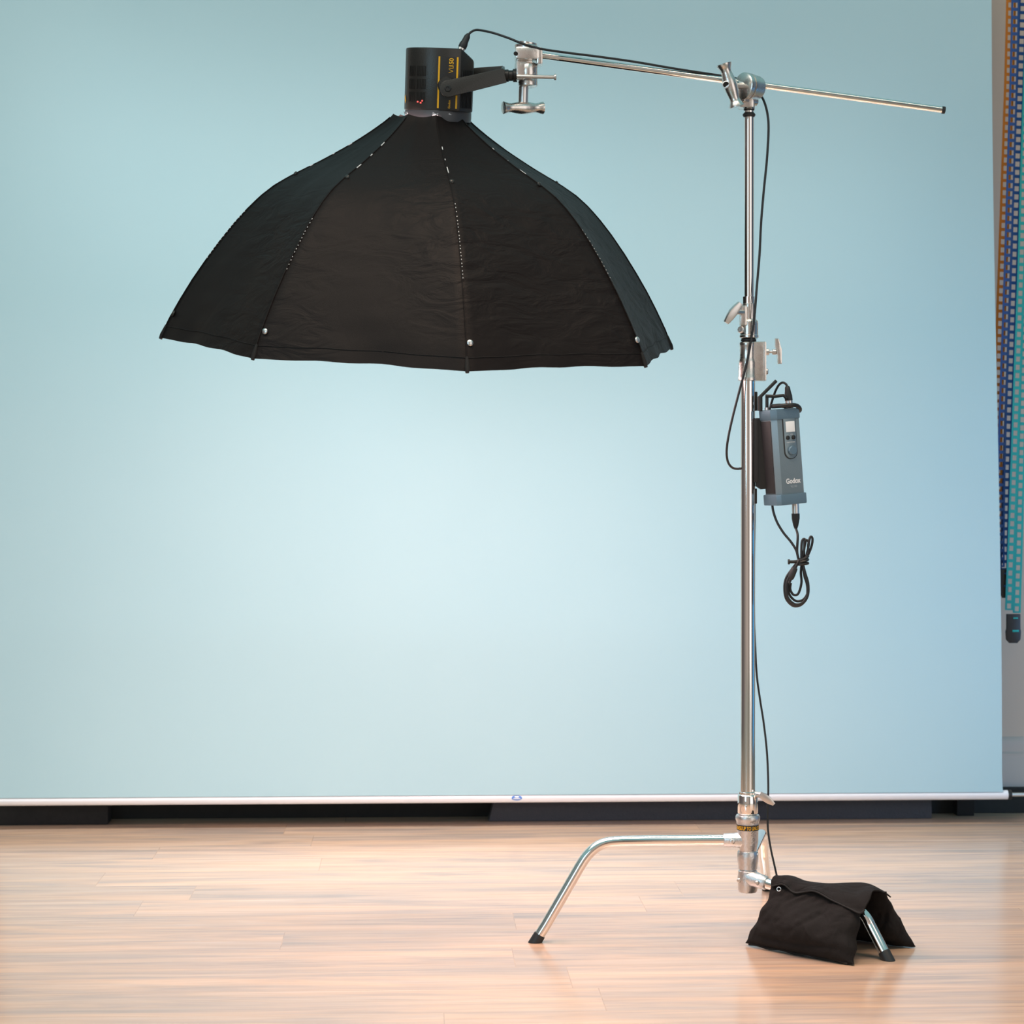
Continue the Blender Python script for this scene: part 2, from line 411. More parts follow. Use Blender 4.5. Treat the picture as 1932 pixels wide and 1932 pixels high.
# ------------------------------------------------------------------ backdrop
bd = thing('photo_backdrop', B(1.58, 0, 0.0865), 'pale blue vinyl photo backdrop sheet hanging behind the lamp stand, weighted by a silver tube', 'backdrop')
mb = MB(); nx, nz = 120, 60
zt = 2.95; z0 = 0.098
sL, sR = -0.004, 3.120
def sheet(s, z):
    u = (s - sL) / (sR - sL)
    edge = 0.012 * math.sin(z * 1.9 + .4) * max(0, u - .9) / .1
    lean = -.013 * (z / 1.0) * u + .004
    d = -0.012 - 0.010 * math.sin(z * 1.3 + u * 2) * min(1, (z - z0) * 2) + 0.006 * math.sin(u * 9 + z * .7) * min(1, (z - z0))
    if z < .14 and u > .98: edge += (.14 - z) * .2
    return B(s + lean * .8 + edge * .4, d - .0, z)
for j in range(nz + 1):
    for i in range(nx + 1):
        z = z0 + (zt - z0) * (j / nz) ** 1.15
        mb.v.append(sheet(sL + (sR - sL) * i / nx, z))
for j in range(nz):
    for i in range(nx):
        a = j * (nx + 1) + i; mb.f.append([a, a + 1, a + nx + 2, a + nx + 1]); mb.m.append(0)
# give the sheet a real thickness
nv = len(mb.v); nf = len(mb.f)
mb.v += [p - BN * 0.0012 for p in mb.v[:nv]]
mb.f += [[i + nv for i in f[::-1]] for f in mb.f[:nf]]; mb.m += [0] * nf
mb.build('backdrop_sheet', M['backdrop'], bd)
mb = MB(); zb = 0.0872; rb = .0148
mb.cyl(B(-.35, .002, zb), B(3.151, .002, zb), rb, 40, bev=.002)
bar = mb.build('weight_tube', M['whitebar'], bd)
mb = MB(); mb.cyl(B(3.145, .002, zb), B(3.158, .002, zb), rb * 1.02, 40, bev=.001)
mb.build('end_cap', M['black'], bar)
mb = MB(); mb.cyl(B(3.155, .002, zb), B(3.60, .002, zb), .0062, 24)
mb.build('inner_rod', M['cast'], bd)
# oval maker's badge on the tube
mb = MB(); so = (966 / 1903.) * 3.147
def on_tube(s, h, off):    # h = angle up the tube front
    return B(s, .002, zb) + (BN * math.cos(h) + V((0, 0, 1)) * math.sin(h)) * (rb + off)
def oval(w_, hh, off, mi, cs=0, ch=.12):
    n = 32; o0 = len(mb.v); mb.v.append(on_tube(so + cs, ch, off))
    for i in range(n):
        a = 2 * PI * i / n; mb.v.append(on_tube(so + cs + w_ * math.cos(a), ch + hh * math.sin(a), off))
    for i in range(n): mb.f.append([o0, o0 + 1 + i, o0 + 1 + (i + 1) % n]); mb.m.append(mi)
oval(.0185, .62, .0006, 0); oval(.0165, .52, .0009, 1); oval(.0075, .16, .0012, 0, ch=.34); oval(.012, .12, .0012, 0, ch=-.02)
mb.build('oval_badge', [M['print'], M['blueline']], bar)
bar.children[-1]['label'] = 'blue and white oval badge'

# black things on the floor behind the backdrop
def pad(name, s0, s1, d0, d1, h, m, label, cat, bev=.012, skew=0.0, z0_=0.001, amp=.003):
    mb = MB(); n = 60
    ring = [(d0, z0_), (d0 - .004, h * .3), (d0 - .002, h * .7), (d0 + bev, h), (d1 - bev, h), (d1, h * .7), (d1, z0_)]
    k = len(ring)
    for i in range(n + 1):
        u = i / n; s = s0 + (s1 - s0) * u
        for (d, z) in ring:
            w_ = noise.noise(V((s * 4, d * 20, z * 20))) * amp
            e0 = skew * (z / h) * (1 if i == 0 else 0)
            mb.v.append(B(s + e0, d + w_, max(0.0005, z + (w_ if z > .01 else 0))))
    for i in range(n):
        for j in range(k):
            a = i * k + j; b_ = i * k + (j + 1) % k
            mb.f.append([a, b_, b_ + k, a + k]); mb.m.append(0)
    mb.f.append(list(range(k))); mb.m.append(0); mb.f.append([n * k + j for j in range(k)][::-1]); mb.m.append(0)
    return tag(mb.build(name, m, origin=B((s0 + s1) / 2, (d0 + d1) / 2, 0)), label, cat)
PXM = 3.147 / 1903. 
pad('foam_pad', 897 * PXM + .03, 1738 * PXM + .05, .085, .155, .078, M['foam'], 'long charcoal padded roll on the floor under the right half of the backdrop', 'pad', skew=.02)
pad('board', -.25, 193 * PXM, .075, .150, .074, M['blackbox'], 'black flat board lying on the floor under the backdrop at the far left', 'board', amp=.0004, bev=.002)
pad('block', 1795 * PXM + .05, 1828 * PXM + .05, .13, .175, .082, M['hole'], 'small black block on the floor under the right end of the backdrop', 'block', amp=.0003, bev=.002)

# ------------------------------------------------------------------ perforated hanging strips
def strip(mb, path, width, pitch, hw, hh, depth, mi=0, phase=0.0):
    """ladder-shaped tape with punched windows, front at 'depth' behind the backdrop. path: (px, py) points"""
    Y0 = lambda px: 1.55 + .065 * px / 950. + depth
    P3 = catmull([P(px, py, Y0(px)) for px, py in path], 12)
    cum = [0]
    for a, b_ in zip(P3, P3[1:]): cum.append(cum[-1] + (b_ - a).length)
    def at(s):
        for i in range(len(cum) - 1):
            if s <= cum[i + 1] or i == len(cum) - 2:
                t = (s - cum[i]) / (cum[i + 1] - cum[i]); return P3[i].lerp(P3[i + 1], t), (P3[i + 1] - P3[i]).normalized()
    T = .0016; n = int(cum[-1] / pitch)
    for i in range(n):
        s = i * pitch + phase
        def ring(ss, xw):
            p, t = at(ss); sx = BX - t * BX.dot(t); sx.normalize(); nn = sx.cross(t)
            return p + sx * xw, nn
        ys = [s, s + (pitch - hh) / 2, s + (pitch + hh) / 2, s + pitch]; xs = [-width / 2, -hw / 2, hw / 2, width / 2]
        for side in (0, 1):
            o = len(mb.v)
            for yy in ys:
                for xx in xs:
                    q, nn = ring(yy, xx); mb.v.append(q + nn * (T * side))
            for j in range(3):
                for k in range(3):
                    if j == 1 and k == 1: continue
                    a = o + j * 4 + k; mb.f.append([a, a + 1, a + 5, a + 4]); mb.m.append(mi)
        o = len(mb.v) - 32
        loop = [5, 6, 10, 9]
        for q in range(4):
            a, b_ = loop[q], loop[(q + 1) % 4]; mb.f.append([o + a, o + b_, o + 16 + b_, o + 16 + a]); mb.m.append(mi)
        for (a, b_) in ((0, 4), (4, 8), (8, 12), (3, 7), (7, 11), (11, 15)):
            mb.f.append([o + a, o + b_, o + 16 + b_, o + 16 + a]); mb.m.append(mi)
mpx = 6.7 / 4000.
def strip_thing(name, loc, label, runs, m, depth, cap=None, capd=None):
    t = thing(name, loc, label, 'tape strip', 'perforated tape strips hanging beside the backdrop')
    for k, (path, wpx, hw) in enumerate(runs):
        mb = MB(); strip(mb, path, wpx * mpx, 15.6 * mpx, hw * mpx, 9.5 * mpx, depth + .006 * k, phase=(.011 if k else 0))
        mb.build('tape_run', m, t)
    if cap:
        mb = MB(); x0, x1, y0, y1 = cap; Y = 1.55 + .065 * 2 + depth
        c = P((x0 + x1) / 2, (y0 + y1) / 2, Y - .004)
        ww = (x1 - x0) * mpx; hh = (y1 - y0) * mpx
        outl = [(-ww * .44, hh * .5), (-ww * .44, 0), (-ww * .5, -hh * .1), (-ww * .46, -hh * .38), (-ww * .25, -hh * .5), (ww * .25, -hh * .5), (ww * .46, -hh * .38), (ww * .5, -hh * .1), (ww * .46, 0), (ww * .46, hh * .5)]
        mb.prism(outl, c, BX, V((0, 0, 1)), .012, bev=.0015)
        cp = mb.build('end_clip', M['black'], t)
        mb = MB(); mb.box(c + BN * .0135 + BX * ww * .12 + V((0, 0, -hh * .08)), (ww * .42, .002, hh * .07), X=BX, bev=.0003); mb.build('clip_mark', m, cp); mb = MB()
        mb.box(c + BN * .0135 + BX * ww * .12 + V((0, 0, hh * .36)), (ww * .32, .002, hh * .05), X=BX, bev=.0003)
        mb.build('clip_mark', m, cp)
    return t
strip_thing('tape_strip', P(1900, -60, 1.74), 'orange perforated tape strip hanging right beside the backdrop edge, behind the blue one',
            [([(1909, -60), (1905, 120), (1898, 330), (1890, 560), (1884, 740), (1882, 860), (1884, 1010)], 19, 10)], M['orange'], .10)
strip_thing('tape_strip', P(1915, -60, 1.72), 'dark blue perforated tape strip hanging in a double run between orange and teal ones',
            [([(1917, -60), (1914, 100), (1908, 300), (1902, 500), (1895, 700), (1890, 860), (1888, 1000), (1888, 1085)], 16, 8.5),
             ([(1932, -60), (1927, 100), (1920, 300), (1913, 500), (1906, 700), (1900, 860), (1896, 1000), (1894, 1090)], 15.5, 8.5)],
            M['blue'], .07, cap=(1886, 1901, 1074, 1128))
strip_thing('tape_strip', P(1930, -60, 1.70), 'teal perforated tape strip hanging in a double run, the nearest to the picture edge',
            [([(1945, -60), (1940, 100), (1933, 300), (1928, 480), (1920, 700), (1913, 900), (1908, 1040), (1903, 1165)], 15, 7.5),
             ([(1957, -60), (1952, 100), (1946, 300), (1940, 480), (1932, 700), (1926, 900), (1922, 1040), (1918, 1165)], 15, 7.5)],
            M['teal'], .045, cap=(1896, 1925, 1158, 1213))

# ------------------------------------------------------------------ lamp stand
ST = thing('light_stand', (0, 0, 0), 'chrome three-legged studio lamp stand with bent legs and a tall round column', 'light stand')
zz = lambda py: CAMZ - (py - HY) / 800.
mb = MB(); mb.cyl((0, 0, zz(1500)), (0, 0, zz(700)), .0172, 48); mb.build('lower_column', M['chrome'], ST)
mb = MB(); mb.cyl((.002, 0, zz(660)), (.002, 0, zz(560)), .0140, 48); mb.build('middle_column', M['chrome'], ST)
mb = MB(); mb.cyl((.003, 0, zz(600)), (.003, 0, zz(200)), .0112, 48, bev=.001); mb.build('upper_column', M['chrome'], ST)
# rings on the spigot
mb = MB()
for (y, r, h) in ((217, .0150, .0052), (206, .0128, .0055)):
    z = zz(y); mb.lathe([(r * .8, z - h), (r, z - h * .3), (r, z + h * .3), (r * .8, z + h)], (.003, 0, 0), (0, 0, 1), 32)
mb.build('rubber_ring', M['rubber'], ST)

def t_knob(mb, c, axis, length, r_end, r_neck, r_mid, flat=1.0, xh=V((0, -1, 0)), seg=32):
    L = length / 2
    pr = [(r_end * .82, -L), (r_end, -L * .985), (r_end * .96, -L * .92), (r_neck * 1.05, -L * .72), (r_neck, -L * .6), (r_mid * .93, -L * .25), (r_mid, 0),
          (r_mid * .93, L * .25), (r_neck, L * .6), (r_neck * 1.05, L * .72), (r_end * .96, L * .92), (r_end, L * .985), (r_end * .82, L)]
    cc = []
    for a, b_ in zip(pr, pr[1:]):
        for k in range(3): cc.append((a[0] + (b_[0] - a[0]) * k / 3, a[1] + (b_[1] - a[1]) * k / 3))
    cc.append(pr[-1]); mb.lathe(cc, c, axis, seg, xhint=xh, ex=flat)

# upper collar with its tilted lever
mb = MB()
z = zz
mb.lathe([(.0125, z(572)), (.0150, z(573)), (.0158, z(576)), (.0158, z(602)), (.0205, z(606)), (.0212, z(610)), (.0212, z(632)), (.0225, z(633)), (.0225, z(637)), (.019, z(639))], (.003, 0, 0), (0, 0, 1), 48)
mb.box(P(1402, 596, -.012), (.016, .026, .048), bev=.004)
c1 = mb.build('locking_collar', M['brushed'], ST)
mb = MB(); a = P(1402, 589, -.022)
mb.cyl(a, P(1388, 589, -.045), .0055, 24)
mb.build('screw', M['silver'], c1)
mb = MB()
ax = (P(1398, 573, -.05) - P(1371, 610, -.05)).normalized()
ctr = P(1385, 591, -.05)
side = ax.cross(V((0, -1, 0)))
outl = [(-.029, -.005), (-.026, -.0065), (-.012, -.010), (0, -.0115), (.012, -.010), (.026, -.0065), (.029, -.005), (.029, .005), (.026, .0065), (.012, .0085), (0, .0095), (-.012, .0085), (-.026, .0065), (-.029, .005)]
mb.prism(outl, ctr, ax, V((side.x, .35, side.z)), .012, bev=.003)
k1 = mb.build('lever_knob', M['silver'], c1)
mb = MB(); b0 = P(1398.5, 622, -.019)
mb.lathe([(.0085, 0), (.0085, .003), (.0065, .005), (.0045, .005), (.0038, .0025), (.0001, .0025)], b0, (-.75, -1, .15), 32, cap=False)
mb.build('hex_bolt', M['cast'], c1)
mb = MB(); mb.lathe([(.0145, z(645)), (.0182, z(643.5)), (.0182, z(640.5)), (.0145, z(638.5))], (.002, 0, 0), (0, 0, 1), 40)
mb.build('rubber_ring', M['rubber'], ST)
# lower collar, with the flat clamp plate and wing screw to the right
mb = MB()
mb.lathe([(.014, z(645)), (.0190, z(646)), (.0198, z(648)), (.0198, z(652)), (.0190, z(654)), (.0190, z(676)), (.0205, z(680)), (.0215, z(684)), (.0218, z(710)), (.0232, z(712)), (.0232, z(718)), (.017, z(719))], (0, 0, 0), (0, 0, 1), 48)
mb.box(P(1432, 682, 0), (.032, .030, .0925), bev=.003)
mb.box(P(1441.5, 682, 0), (.0045, .034, .0925), bev=.0015)
c2 = mb.build('locking_collar', M['brushed'], ST)
mb = MB()
mb.cyl(P(1443, 664, 0), P(1451, 664, 0), .0082, 24, bev=.001); mb.cyl(P(1450, 664, 0), P(1458, 664, 0), .0032, 16)
mb.cyl(P(1457, 664, 0), P(1465, 664, 0), .0066, 24, bev=.001)
mb.build('clamp_screw', M['silver'], c2)
mb = MB(); mb.cyl(P(1442, 701, 0), P(1449, 701, 0), .0075, 24, bev=.0015); mb.build('bolt', M['silver'], c2)
mb = MB()
outl = [(-.0075, .031), (-.0010, .031), (.0015, .030), (.006, .012), (.0085, .006), (.0085, -.024), (.0085, -.029), (-.001, -.029), (-.0025, -.012), (-.0035, .004), (-.0075, .010)]
mb.prism(outl, P(1467, 664, .008), (1, 0, 0), (0, 0, 1), .016, bev=.002)
mb.build('wing_knob', M['brushed'], c2)
# foot sleeve
mb = MB()
mb.lathe([(.0175, z(1493)), (.0205, z(1494)), (.0205, z(1498)), (.0225, z(1499)), (.0238, z(1500.5)), (.0238, z(1533)), (.021, z(1536))], (0, 0, 0), (0, 0, 1), 48)
mb.cyl(P(1408, 1522, -.0225), P(1408, 1522, -.0255), .0022, 16)
c3 = mb.build('base_sleeve', M['chrome'], ST)
mb = MB(); mb.cyl(P(1424, 1498, -.006), P(1440, 1501, -.02), .0068, 24, bev=.001)
ax = (P(1460, 1515, -.02) - P(1434, 1496, -.02)).normalized()
mb.prism([(-.020, -.007), (-.006, -.0095), (.008, -.0085), (.021, -.0045), (.022, .003), (.008, .0075), (-.006, .008), (-.020, .006)], P(1446, 1506, -.012), ax, V((-ax.z, 0, ax.x)) * -1 if False else V((-ax.z, 0, ax.x)), .013, bev=.003)
mb.build('lever_knob', M['silver'], c3)
# three castings, one for each leg
mb = MB()
mb.lathe([(.020, z(1536)), (.0265, z(1537)), (.0288, z(1540)), (.0288, z(1546)), (.0268, z(1549)), (.0268, z(1553)), (.0255, z(1554)), (.0255, z(1566)), (.0250, z(1567)), (.0245, z(1588)), (.0215, z(1600)), (.0205, z(1606)), (.018, z(1607))], (0, 0, 0), (0, 0, 1), 48)
mb.lathe([(.020, .0), (.0195, .014), (.0165, .030), (.0155, .052), (.014, .054)], P(1408, 1585, 0), (-1, 0, .0), 32)
up = mb.build('leg_casting', M['cast'], ST)
mb = MB(); mb.lathe([(.0259, z(1565)), (.0259, z(1555))], (0, 0, 0), (0, 0, 1), 48, cap=False)
lb = mb.build('warning_band', M['black'], up); lb['label'] = 'black band with yellow lettering'
# lettering wrapped round the band
def wrap_text(mb, body, z0, h, r, a0, a1, mi=0):
    t = MB(); text_mesh(t, body, (0, 0, 0), (1, 0, 0), (0, 1, 0), 1.0, 0.0, bold=.02, width=1.0)
    for p in range(len(t.v)):
        q = t.v[p]; a = a0 + (a1 - a0) * q.x
        t.v[p] = V((r * math.sin(a), -r * math.cos(a), z0 + h * q.y))
    mb.add(t.v, t.f, mi)
mb = MB(); wrap_text(mb, 'RAISE/UP TO UNLOCK', z(1563.6), .0088, .0263, math.radians(-78), math.radians(82))
mb.build('lettering', M['yellow'], lb)
mb = MB(); mb.lathe([(.006, 0), (.006, .0022), (.004, .0035), (.0012, .0035)], P(1381.5, 1588, -.0165), (0, -1, 0), 24); mb.build('screw', M['silver'], up)
mb = MB()
mb.lathe([(.018, z(1604)), (.0235, z(1606)), (.0250, z(1611)), (.0248, z(1620)), (.0228, z(1632)), (.0222, z(1639)), (.0195, z(1641))], (0, 0, 0), (0, 0, 1), 48)
rl = math.radians(78.8); rdir = V((math.cos(rl), math.sin(rl), 0))
mb.lathe([(.019, 0), (.018, .012), (.0158, .03), (.0152, .055), (.014, .056)], V((0, 0, z(1626))), rdir, 32)
mid = mb.build('leg_casting', M['cast'], ST)
mb = MB(); mb.lathe([(.0035, 0), (.0035, .004), (.001, .005)], P(1427, 1612, -.01), (1, -.4, 0), 20); mb.build('screw', M['silver'], mid)
mb = MB()
mb.lathe([(.0195, z(1641)), (.0225, z(1643)), (.0232, z(1650)), (.0245, z(1660)), (.0228, z(1678)), (.021, z(1682)), (.018, z(1683))], (0, 0, 0), (0, 0, 1), 48)
r0 = P(1411, 1655, -.005); r1 = P(1452, 1668.5, -.035); rd = (r1 - r0).normalized()
mb.lathe([(.020, 0.004), (.0190, .018), (.0172, .028), (.0165, .048), (.015, .050)], r0, rd, 32)
low = mb.build('leg_casting', M['cast'], ST)
for q in (P(1394, 1661, -.022), P(1428, 1666, -.040)):
    mb = MB(); mb.lathe([(.0052, 0), (.0052, .002), (.0035, .0035), (.001, .0035)], q, (0, -1, 0), 20); mb.build('screw', M['silver'], low)

def leg(pts, r, name='leg', toe=None):
    mb = MB(); mb.tube(pts, r, 32)
    L = mb.build(name, M['chrome'], ST)
    mb = MB(); d = (pts[-1] - pts[-2]).normalized(); e = pts[-1]
    # rubber foot cut level with the floor
    x, y, zz_ = basis(d); o0 = 0; ring = []
    R = r * 1.12; n = 32
    for kk, back in ((0, .013), (1, .009)):
        for i in range(n):
            a = 2 * PI * i / n; rr = R * (1.0 if kk else 0.96)
            ring.append(e - d * back * 1.0 + (x * math.cos(a) + y * math.sin(a)) * rr)
    for i in range(n):
        p = ring[n + i]; tt = (p.z - .0008) / -d.z; ring.append(p + d * tt)
    mb.v = ring
    for j in range(2):
        for i in range(n):
            k = (i + 1) % n; mb.f.append([j * n + i, j * n + k, (j + 1) * n + k, (j + 1) * n + i]); mb.m.append(0)
    mb.f.append([2 * n + i for i in range(n)][::-1]); mb.m.append(0)
    mb.f.append([i for i in range(n)]); mb.m.append(0)
    mb.build('rubber_foot', M['rubber'], L)
    return L
# left leg
Y = 0.0
pl = [P(1368, 1585, Y), P(1300, 1585.5, Y), P(1230, 1586, Y), P(1175, 1587, -.005), P(1150, 1589, -.007), P(1133, 1594, -.009), P(1118, 1604, -.011), P(1105, 1618, -.013), P(1094, 1635, -.015), P(1062, 1690, -.02), P(1030, 1745, -.026), P(1013, 1772, -.028)]
pl = pl[:3] + catmull(pl[3:9], 6) + pl[10:]
leg(pl, .0126)
# rear leg, seen end on behind the column
zh = z(1626)
pr_ = [V((0, 0, zh)) + rdir * .045, V((0, 0, zh)) + rdir * .24]
cc = [(.37, 0.0), (.412, -.004), (.445, -.018), (.464, -.045), (.478, -.07)]
pr_ += catmull([V((0, 0, zh + dz)) + rdir * a for a, dz in [(.32, 0)] + cc], 6)
pr_ += [V((0, 0, .009)) + rdir * .60]
leg(pr_, .0126)
# right leg under the sandbag
pr_ = [r0 + rd * .04, r1]
e1 = P(1610, 1712, -.155); e2 = P(1624, 1719, -.165); e3 = P(1634, 1730, -.172); e4 = P(1642, 1745, -.177); e5 = P(1672.5, 1805, -.208)
pr_ += catmull([e1, e2, e3, e4], 6) + [e5]
leg(pr_, .0126)

# ------------------------------------------------------------------ grip head on top of the stand
G1 = thing('grip_head', P(1411, 205, 0), 'chrome grip head with a steeply tilted T-shaped handle on top of the column', 'grip head', 'grip heads')
dax = V((-.80, -.60, 0.02)).normalized()
gc = P(1408, 163, -.028)
mb = MB()
mb.lathe([(.026, -.004), (.0305, -.002), (.0315, .002), (.0315, .010), (.029, .012), (.017, .0125), (.013, .0145)], gc, dax, 48)
mb.build('front_disc', M['brushed'], G1)
mb = MB()
mb.lathe([(.022, -.040), (.027, -.037), (.029, -.030), (.029, -.018), (.031, -.012), (.031, -.005), (.026, -.004)], gc, dax, 48)
mb.build('rear_disc', M['brushed'], G1)
mb = MB()
mb.box(P(1407, 197, -.004), (.034, .036, .020), bev=.004); mb.box(P(1404, 187, -.012), (.026, .030, .018), X=(.8, .6, 0), bev=.004)
mb.cyl((.003, 0, z(206)), (.003, 0, z(196)), .0135, 32)
mb.lathe([(.009, -.010), (.0115, -.008), (.0115, .008), (.009, .010)], P(1420, 191, .006), (.8, .6, 0), 32)
mb.build('socket', M['brushed'], G1)
mb = MB(); hc = P(1378, 161, -.075)
mb.cyl(gc + dax * .010, hc, .0078, 28)
for k in range(6):
    q = gc + dax * (.014 + k * .0026); mb.lathe([(.0078, -.0012), (.0092, 0), (.0078, .0012)], q, dax, 28, cap=False)
mb.build('screw', M['silver'], G1)
mb = MB(); hax = (P(1366, 123, -.075) - P(1390, 201, -.068)).normalized()
t_knob(mb, hc, hax, .104, .0178, .0118, .0165)
kn = mb.build('t_handle', M['brushed'], G1)
mb = MB(); mb.lathe([(.0085, -.001), (.0085, .003), (.0068, .0035), (.0066, .001), (.0001, .001)], P(1370, 160, -.0905), V((-.25, -1, .02)), 32, cap=False)
mb.build('bore_rim', M['silver'], kn)
mb = MB(); mb.cyl(P(1370, 160, -.0902), P(1370, 160, -.0922), .0067, 32); mb.build('bore', M['hole'], kn)

# ------------------------------------------------------------------ boom arm
armA = P(1018, 104, -.012); armB = P(1778, 207.5, -.012)
AR = thing('boom_arm', (armA + armB) / 2, 'long thin chrome boom arm slanting down to the right across the column top', 'boom arm')
mb = MB(); mb.cyl(armA - (armB - armA).normalized() * .03, armB, .0080, 32, bev=.0008); mb.build('rod', M['chrome'], AR)
mb = MB(); d = (armB - armA).normalized(); mb.cyl(armB - d * .002, armB + d * .0065, .0086, 32, bev=.001); mb.build('end_cap', M['rubber'], AR)

# ------------------------------------------------------------------ grip head at the lamp end of the arm
G2 = thing('grip_head', P(995, 120, 0), 'chrome grip head joining the black lamp to the boom arm, its T-shaped handle hanging below', 'grip head', 'grip heads')
mb = MB(); ud = V((.13, 0, 1)).normalized()
mb.box(P(994, 103, -.012), (.056, .050, .030), X=(1, .05, -.12), bev=.006)
mb.lathe([(.020, 0), (.0285, .002), (.0285, .012), (.023, .016), (.023, .020)], P(993, 97, 0), V((.12, -.05, 1)), 40)
mb.box(P(1018, 108, -.012), (.014, .044, .040), X=(1, .0, -.12), bev=.004)
mb.build('arm_clamp', M['brushed'], G2)
mb = MB()
mb.lathe([(.0001, .001), (.0045, .001), (.005, .0)], P(973, 101, -.040), (0, -1, 0), 20, cap=False); mb.build('bore', M['hole'], G2)
mb = MB()
mb.box(P(988, 134, -.004), (.040, .042, .050), X=(1, .1, 0), bev=.007)
mb.lathe([(.018, z(165)), (.0225, z(163)), (.0225, z(150)), (.0210, z(148)), (.0225, z(146)), (.0225, z(124)), (.020, z(121))], (P(996, 120, -.004).x, -.004, 0), (0, 0, 1), 40)
mb.build('lamp_clamp', M['brushed'], G2)
mb = MB(); mb.tube([P(975, 144, -.032), P(1010, 145, -.032), P(1046, 145.5, -.026)], .0045, 20)
mb.lathe([(.005, 0), (.0075, .001), (.0075, .005), (.005, .006)], P(1045, 145.5, -.026), (1, 0, 0), 24)
mb.build('locking_pin', M['silver'], G2)
mb = MB(); mb.cyl(P(988, 163, 0), P(987, 197, 0), .0115, 32); mb.build('screw', M['silver'], G2)
mb = MB(); t_knob(mb, P(987, 203.5, -.002), (P(1024, 203.5, .012) - P(950, 203, -.026)), .102, .0148, .0108, .0150); mb.build('t_handle', M['brushed'], G2)

# ------------------------------------------------------------------ softbox + lamp share one tilted axis
n_ = V((.0397, -.153, 1)).normalized()
u_ = (V((1, 0, 0)) - n_ * n_.x).normalized(); c_ = n_.cross(u_); c_ = -c_ if c_.y > 0 else c_       # c_ points at the camera
RC = P(797, 647.5, .09)                                       # centre of the rim
def S(a, c, h): return RC + u_ * a + c_ * c + n_ * h
PROF = [(0, .610), (.045, .590), (.09, .566), (.135, .540), (.18, .511), (.225, .480), (.27, .446), (.305, .416), (.335, .387), (.36, .357), (.38, .326), (.40, .290), (.42, .252), (.44, .218), (.46, .185), (.48, .155), (.50, .127), (.518, .104), (.532, .088), (.540, .084)]
PROF = [(h * 1.006, r * 1.018) for h, r in PROF]
def prof(h):
    for (h0, r0_), (h1, r1_) in zip(PROF, PROF[1:]):
        if h <= h1: return r0_ + (r1_ - r0_) * (h - h0) / (h1 - h0)
    return PROF[-1][1]
SEAM = [math.radians(11.2 + 45 * k) for k in range(8)]
SB = thing('softbox', S(0, 0, 0), 'large black eight-sided fabric softbox hanging opening-down from the black lamp', 'softbox')
HT = .540
def canopy_pt(k, t, h, inset=0.0):
    """panel k between seams k and k+1, t in 0..1"""
    r = prof(h) - inset; a0 = SEAM[k]; a1 = a0 + PI / 4
    p0 = V((math.sin(a0), math.cos(a0), 0)) * r; p1 = V((math.sin(a1), math.cos(a1), 0)) * r
    p = p0.lerp(p1, t); b = math.sin(PI * t)
    hn = h / HT
    p = p * (1 - .018 * b * math.sin(PI * min(1, hn * 1.1 + .05)))       # slack between the ribs
    seed = V((k * 7.1, 0, 0))
    wz = noise.noise(V((t * 3.2, h * 9, 0)) + seed) * .0045 + noise.noise(V((t * 8, h * 26, 2)) + seed) * .0018
    near_rim = max(0, 1 - h / .1)
    wz += math.sin(t * 17 + k) * .0035 * near_rim
    p = p * (1 + wz * b / max(r, .1))
    hh = h
    if h < .12: hh = h + (.0035 * b + .0013 * math.sin(t * 21 + k * 2)) * b * (1 - h / .12)
    if h > .45: hh = h - .006 * b * (h - .45) / .09
    return p, hh
def canopy_mesh(inset, nt=20, nh=56, hmax=HT):
    mb = MB(); cols = 8 * nt
    for j in range(nh + 1):
        h = hmax * j / nh
        for k in range(8):
            for i in range(nt):
                p, hh = canopy_pt(k, i / nt, h, inset); mb.v.append(S(p.x, p.y, hh))
    for j in range(nh):
        for i in range(cols):
            i2 = (i + 1) % cols; mb.f.append([j * cols + i, j * cols + i2, (j + 1) * cols + i2, (j + 1) * cols + i]); mb.m.append(0)
    return mb
cano = canopy_mesh(0).build('canopy', M['softfabric'], SB, angle=50)
lin = canopy_mesh(.003, 10, 28, hmax=.52).build('inner_lining', M['lining'], cano, angle=50)
# diffuser cloth just inside the rim
mb = MB(); mb.v.append(S(0, 0, .035))
for k in range(8):
    p, _ = canopy_pt(k, 0, .03, .006); mb.v.append(S(p.x, p.y, .03))
for k in range(8): mb.f.append([0, 1 + k, 1 + (k + 1) % 8]); mb.m.append(0)
mb.build('front_diffuser', M['diffuser'], SB)
# seam piping along each rib, hem line, white dashes for light pinholes, rivets, tips
for k in range(8):
    pts = []
    for j in range(48):
        h = .002 + (HT - .01) * j / 47; p, hh = canopy_pt(k, 0, h, -.0010); pts.append(S(p.x, p.y, hh))
    mb = MB(); mb.tube(pts, .0013, 8); mb.build('seam_piping', M['softfabric'], cano)
for k in (0, 1, 7, 6, 2):
    mb = MB(); h = .19
    while h < .30 + .05 * (k == 0):
        p, hh = canopy_pt(k, .006, h, -.0026)
        q, h2 = canopy_pt(k, .006, h + .0018, -.0026)
        mb.tube([S(p.x, p.y, hh), S(q.x, q.y, h2)], .0008, 6); h += .0062 + random.random() * .004
    for h in (.41, .435, .46):
        p, hh = canopy_pt(k, .01, h + random.random() * .01, -.003); q, h2 = canopy_pt(k, .01, h + .004 + random.random() * .01, -.003)
        mb.tube([S(p.x, p.y, hh), S(q.x, q.y, h2)], .0012, 6)
    mb.build('stitching', M['thread'], cano)['kind'] = 'stuff'  # tiny white dashes imitate light coming through seam pinholes
